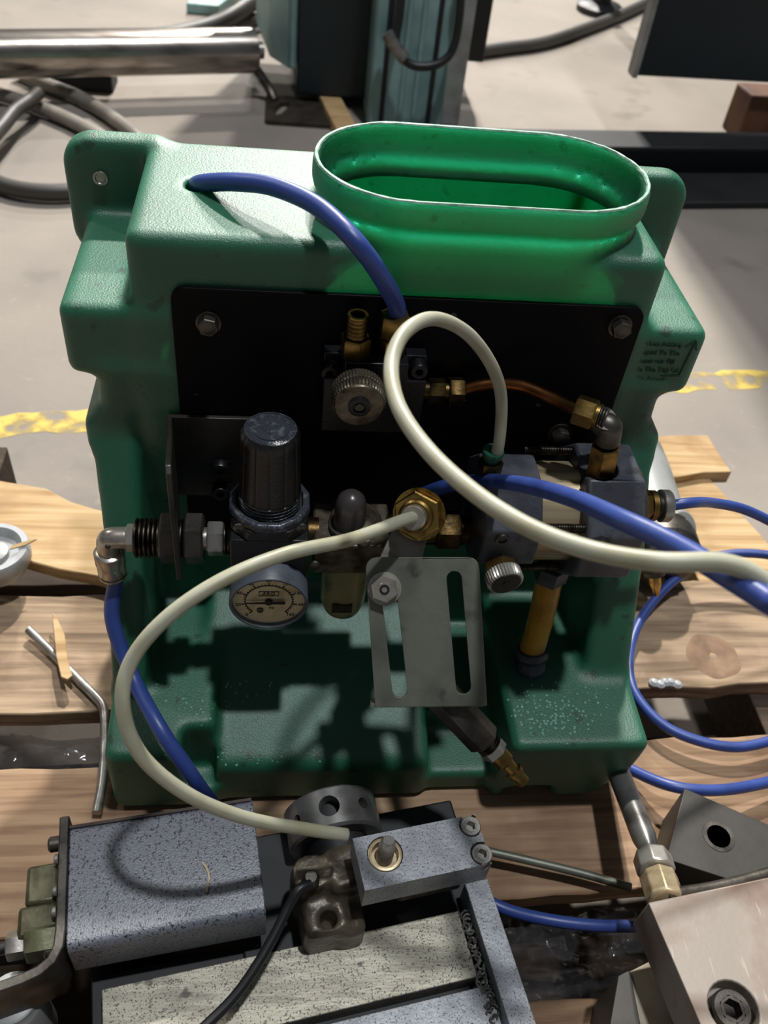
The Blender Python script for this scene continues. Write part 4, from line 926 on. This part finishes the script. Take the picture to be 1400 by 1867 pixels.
# rod with nut and brass collar running into the block
r0_, r1_, r2_, r3_ = at(1118, 1385, Z=.178), at(1188, 1562, Z=.215), at(1200, 1600, Z=.222), at(1213, 1645, Z=.235)
ROD = thing('push_rod', (r0_.x, r0_.y, .14), 'polished dark rod with square nut and brass collar running under the tank foot', 'rod')
ax = (r1_ - r0_).normalized()
MB().lathe(r0_ - ax * .03, ax, [(0, .0098), ((r1_ - r0_).length + .010, .0098), ((r1_ - r0_).length + .026, .0070), ((r1_ - r0_).length + .032, .0070)], 28).build('rod', 'polished', ROD)
ax2 = (r2_ - r1_).normalized()
MB().lathe(r1_ - ax2 * .001, ax2, [(0, .0130), (.002, .0150), (.016, .0150), (.018, .0130)], 8, rot=.4).build('rod_nut', 'zinc', ROD, .001, label='bright zinc nut')
MB().lathe(r1_ + ax2 * .019, ax2, [(0, .0125), (.002, .0145), (.024, .0145), (.026, .012)], 8, rot=.2).build('rod_collar', 'barrel', ROD, .001, label='pale brass collar')
# wedge plate
wz = .205
wp = [at(px, py, Z=wz) for px, py in ((1248, 1437), (1400, 1503), (1480, 1540), (1480, 1640), (1330, 1604), (1214, 1566))]
o = wp[0]; bm_ = MB().prism([((q - o).x, (q - o).y) for q in wp][::-1], o - EZ * .060, EX, EY, .060).mesh('w', 'wedge_steel')
hp = at(1310, 1525, Z=wz)
WED = tag(place('steel_wedge', cut(bm_, MB().cyl(hp - EZ * .03, hp + EZ * .01, .0095).mesh('c', 'wedge_steel'), 'steel_wedge', 'wedge_steel'), None, .0007), 'dark grey steel wedge plate with one drilled hole', 'wedge')
MB().lathe(hp - EZ * .0004, EZ, [(0, .0135), (.0008, .0130), (.0008, .0096), (0, .0096)], 32).build('hole_rim', 'dark_steel', WED)
loose('thin_rod', [at(890, 1552, Z=.16), at(960, 1568, Z=.158), at(1060, 1592, Z=.156), at(1150, 1618, Z=.155)], .0036, 'bracket_steel', 'thin dull rod slanting across the pallet board before the tank', 'rod')
loose('thin_rod', [at(1215, 1632, Z=.235), at(1300, 1620, Z=.232), at(1400, 1594, Z=.230), at(1470, 1570, Z=.23)], .0050, 'dark_steel', 'dark tube between the steel wedge and the pink steel block', 'rod')

# oil droplets on the tank base
k = MB(); rnd = random.Random(3)
def drop(px, py, r):
    rr = (at(px, py, D=1) - CAM).normalized(); hit = TANK_BVH.ray_cast(CAM, rr)
    if hit[0] is None or hit[1].z < .5: return
    k.lathe(hit[0] - hit[1] * r * .25, hit[1], [(0, r), (r * .45, r * .85), (r * .72, r * .5), (r * .82, r * .05)], 8)
for i in range(150):
    drop(rnd.gauss(1010, 45), rnd.gauss(1300, 22), rnd.uniform(.0006, .0014))
for i in range(170):
    drop(rnd.uniform(235, 600), rnd.uniform(1240, 1440), rnd.choice([.0006, .0007, .0008, .0012]))
dr = k.build('oil_droplets', 'oil_drop', RES, smooth=60); dr['kind'] = 'stuff'

# ------------------------------------------------------------------ machines and scrap in the background
# shiny steel tube
t0, t1 = at(-60, 100, Z=.11), at(465, 92, Z=.11); ax = (t1 - t0).normalized(); L = (t1 - t0).length
TUB = thing('steel_tube', (t0.x * .5 + t1.x * .5, t0.y, 0), 'big shiny steel tube lying on the floor at the upper left', 'tube')
MB().lathe(t0 - ax * .5, ax, [(0, .052), (L + .5, .052), (L + .5, .044), (L + .46, .044)], 56).build('tube_body', 'tube_steel', TUB, .001)
MB().lathe(t1 - ax * .01, ax, [(0, .043), (.012, .040), (.014, .020), (.03, .020), (.03, .012)], 32).build('tube_plug', 'steel', TUB)
k = MB().box(at(150, 140, Z=.02), (.16, .09, .05)); k.build('tube_chock', 'machine_dark', TUB, .004)
k = MB().tube([t1 + V(-.01, -.02, -.02), t1 + V(.03, -.03, -.07), t1 + V(.05, -.05, -.10)], .012, 10, 4); k.build('tube_handle', 'dark_steel', TUB)
for i, (pts, r, lab) in enumerate((
    ([(-520, 130), (-250, 150), (-60, 160), (0, 172), (70, 195), (140, 225), (200, 262), (260, 320)], .016, 'grey hose curving from the left edge, middle of three behind the lug'),
    ([(30, 130), (80, 152), (150, 180), (210, 218), (260, 262), (320, 340)], .016, 'grey hose curving under the shiny tube, uppermost of three behind the lug'),
    ([(-520, 200), (-250, 245), (-80, 300), (-30, 322), (20, 342), (70, 350), (125, 350), (190, 340)], .017, 'dark grey hose sagging low behind the tank lug'),
    ([(-480, 400), (-200, 350), (-40, 270), (0, 235), (25, 205), (52, 185), (70, 170)], .015, 'short dark hose end rising at the left edge'))):
    loose('grey_hose', [at(px, py, Z=.02 if i < 3 else .054) for px, py in pts], r, 'grey_hose' if i < 2 else 'dark_hose', lab)
loose('grey_hose', [at(200, 72, Z=.03), at(300, 66, Z=.03), at(380, 48, Z=.04), at(430, 25, Z=.06), at(480, -10, Z=.08)], .024, 'dark_hose', 'thick dark hose rising behind the shiny tube')
loose('grey_hose', [at(420, 48, Z=.03), at(470, 36, Z=.03), at(520, 28, Z=.03)], .02, 'dark_hose', 'short thick dark hose running into the teal machine')
k = MB().prism([(0, 0), (.10, 0), (.20, .35), (.06, .35)], at(340, 25, Z=.0), EX, EY, .03); tag(k.build('teal_foot', 'teal_paint', None, .004), 'flat teal machine foot behind the steel tube end', 'machine foot')
# teal machine pedestal
MP = thing('machine_pedestal', tuple(at(680, 200, Z=0)), 'teal machine pedestal with dark cabinet standing behind the tank', 'machine')
b0, b1 = at(540, 172, Z=.03), at(668, 178, Z=.03)
k = MB().bb(b0.x, b1.x, b0.y, b0.y + .45, .03, 1.2); k.build('cabinet', 'dark_teal', MP, .006, label='dark cabinet')
k = MB().prism([(0, 0), (.02, .0), (.02, .35), (-.09, .35), (-.05, .08)], (b0.x - .021, b0.y, .09), EX, EY, 1.1); k.build('cabinet_side', 'teal_paint', MP, .005)
c0, c1 = at(668, 235, Z=.0), at(800, 235, Z=.0); c2_ = at(848, 212, Z=0)
k = MB().bb(c0.x, c1.x, c0.y, c0.y + .3, 0, 1.2); k.build('column', 'teal_paint', MP, .006, label='worn teal column')
for f_ in (.18, .42, .60, .80): MB().bb(c0.x + (c1.x - c0.x) * f_ - .006, c0.x + (c1.x - c0.x) * f_ + .006, c0.y - .004, c0.y + .01, 0.0, 1.2).build('column_rib', 'machine_dark' if f_ in (.18, .80) else 'teal_paint', MP, .002)
k = MB().bb(c1.x, c1.x + .055, c1.y + .03, c1.y + .3, 0, 1.2); k.build('column_flange', 'light_grey', MP, .004)
k = MB().bb(c1.x + .04, c1.x + .12, c1.y + .15, c1.y + .40, .12, 1.2); k.build('rear_cover', 'machine_dark', MP, .004)
hy = c0.y - .02
MB().tube([at(735, -40, Y=hy), at(728, 30, Y=hy), at(722, 85, Y=hy - .02), at(750, 118, Y=hy - .03), at(795, 118, Y=hy - .03), at(825, 92, Y=hy - .02), at(838, 30, Y=hy), at(842, -40, Y=hy)], .010, 12).build('oil_line', 'rubber', MP, label='black rubber line in a loop')
MB().tube([at(705, 60, Y=hy - .02), at(720, 85, Y=hy - .025), at(738, 108, Y=hy - .03)], .015, 12, 4).build('line_coupling', 'white_metal', MP)
k = MB().prism(rrect(.17, .17, .008), at(545, 208, Z=.0), EX, EY, .012, [slot((-.055, -.03), (-.035, .03), .012)]); tag(k.build('slotted_plate', 'oxide_side', None, .001), 'flat dark plate with a slot lying on the floor behind the tank', 'plate')
w0_, w1_ = at(600, 170, Z=.03), at(640, 245, Z=.03); wu = (w1_ - w0_).normalized()
k = MB().box((w0_ + w1_) / 2 - EZ * .0155, ((w1_ - w0_).length, .055, .028), (wu, V(-wu.y, wu.x, 0), EZ)); tag(k.build('timber_block', 'wood_fresh', None, .003), 'pale timber offcut under the dark cabinet', 'timber')
loose('floor_cable', [at(870, 95, Z=.02), at(920, 88, Z=.02), at(990, 78, Z=.02), at(1060, 55, Z=.02), at(1130, 28, Z=.02), at(1200, -5, Z=.02)], .019, 'dark_hose', 'dark cable running over the floor right of the teal column', 'cable')
f0 = at(1092, 22, Z=0)
k = MB().lathe(f0, EZ, [(0, .085), (.02, .085), (.03, .07), (.035, .035), (.12, .03), (.4, .03)], 32); tag(k.build('levelling_foot', 'rubber'), 'round black levelling foot at the top of the picture', 'machine foot')
# dark cabinet at the upper right, raised on feet, and low machine bed
q0 = at(1150, 138, Z=.16); q1 = at(1410, 152, Z=.16); cu = (q1 - q0).normalized(); cu.z = 0; cu.normalize(); cv = V(-cu.y, cu.x, 0); cu2 = cu
CAB = thing('control_cabinet', tuple(at(1300, 150, Z=0)), 'dark blue-grey control cabinet at the upper right', 'cabinet')
k = MB().box(q0 + cu * .45 + cv * .015 + EZ * .92, (.90, .03, 1.84), (cu, cv, EZ)); k.build('cabinet_body', 'dark_teal', CAB, .004)
k = MB().box(q0 + cu * .004 - cv * .001 + EZ * .92, (.012, .036, 1.84), (cu, cv, EZ)); k.build('cabinet_edge', 'light_grey', CAB, .002)
for s_ in (.62, .80): MB().box(q0 + cu * s_ + cv * .08 - EZ * .08, (.08, .2, .16), (cu, cv, EZ)).build('cabinet_leg', 'machine_dark', CAB, .003)
k = MB().box(at(1385, 205, Z=.06), (.14, .10, .12), (cu, cv, EZ)); tag(k.build('timber_chock', 'rust_wood', None, .006), 'brown timber chock under the right cabinet corner', 'timber')
BED = thing('machine_bed', tuple(at(1150, 300, Z=0)), 'long dark teal machine bed beam lying behind the tank', 'machine bed')
e0_, e1_ = at(840, 262, Z=.075), at(1420, 268, Z=.075); eu = (e1_ - e0_).normalized(); ev = V(-eu.y, eu.x, 0); EL = (e1_ - e0_).length
k = MB().box(e0_ + eu * (EL / 2 + .25) + ev * .035 - EZ * .0375, (EL + .5, .07, .075), (eu, ev, EZ)); k.build('bed_beam', 'dark_teal', BED, .003)
k = MB().box(e0_ + eu * (EL / 2 + .25) + ev * .03 - EZ * .001, (EL + .5, .10, .012), (eu, ev, EZ)); k.build('bed_flange', 'machine_dark', BED, .003)
k = MB().box(e0_ + eu * (EL / 2 + .4) - ev * .10 - EZ * .066, (EL + .2, .16, .018), (eu, ev, EZ)); k.build('bed_shade_strip', 'machine_dark', BED, .003)  # flat dark strip laid on the floor in place of the bed's shadow
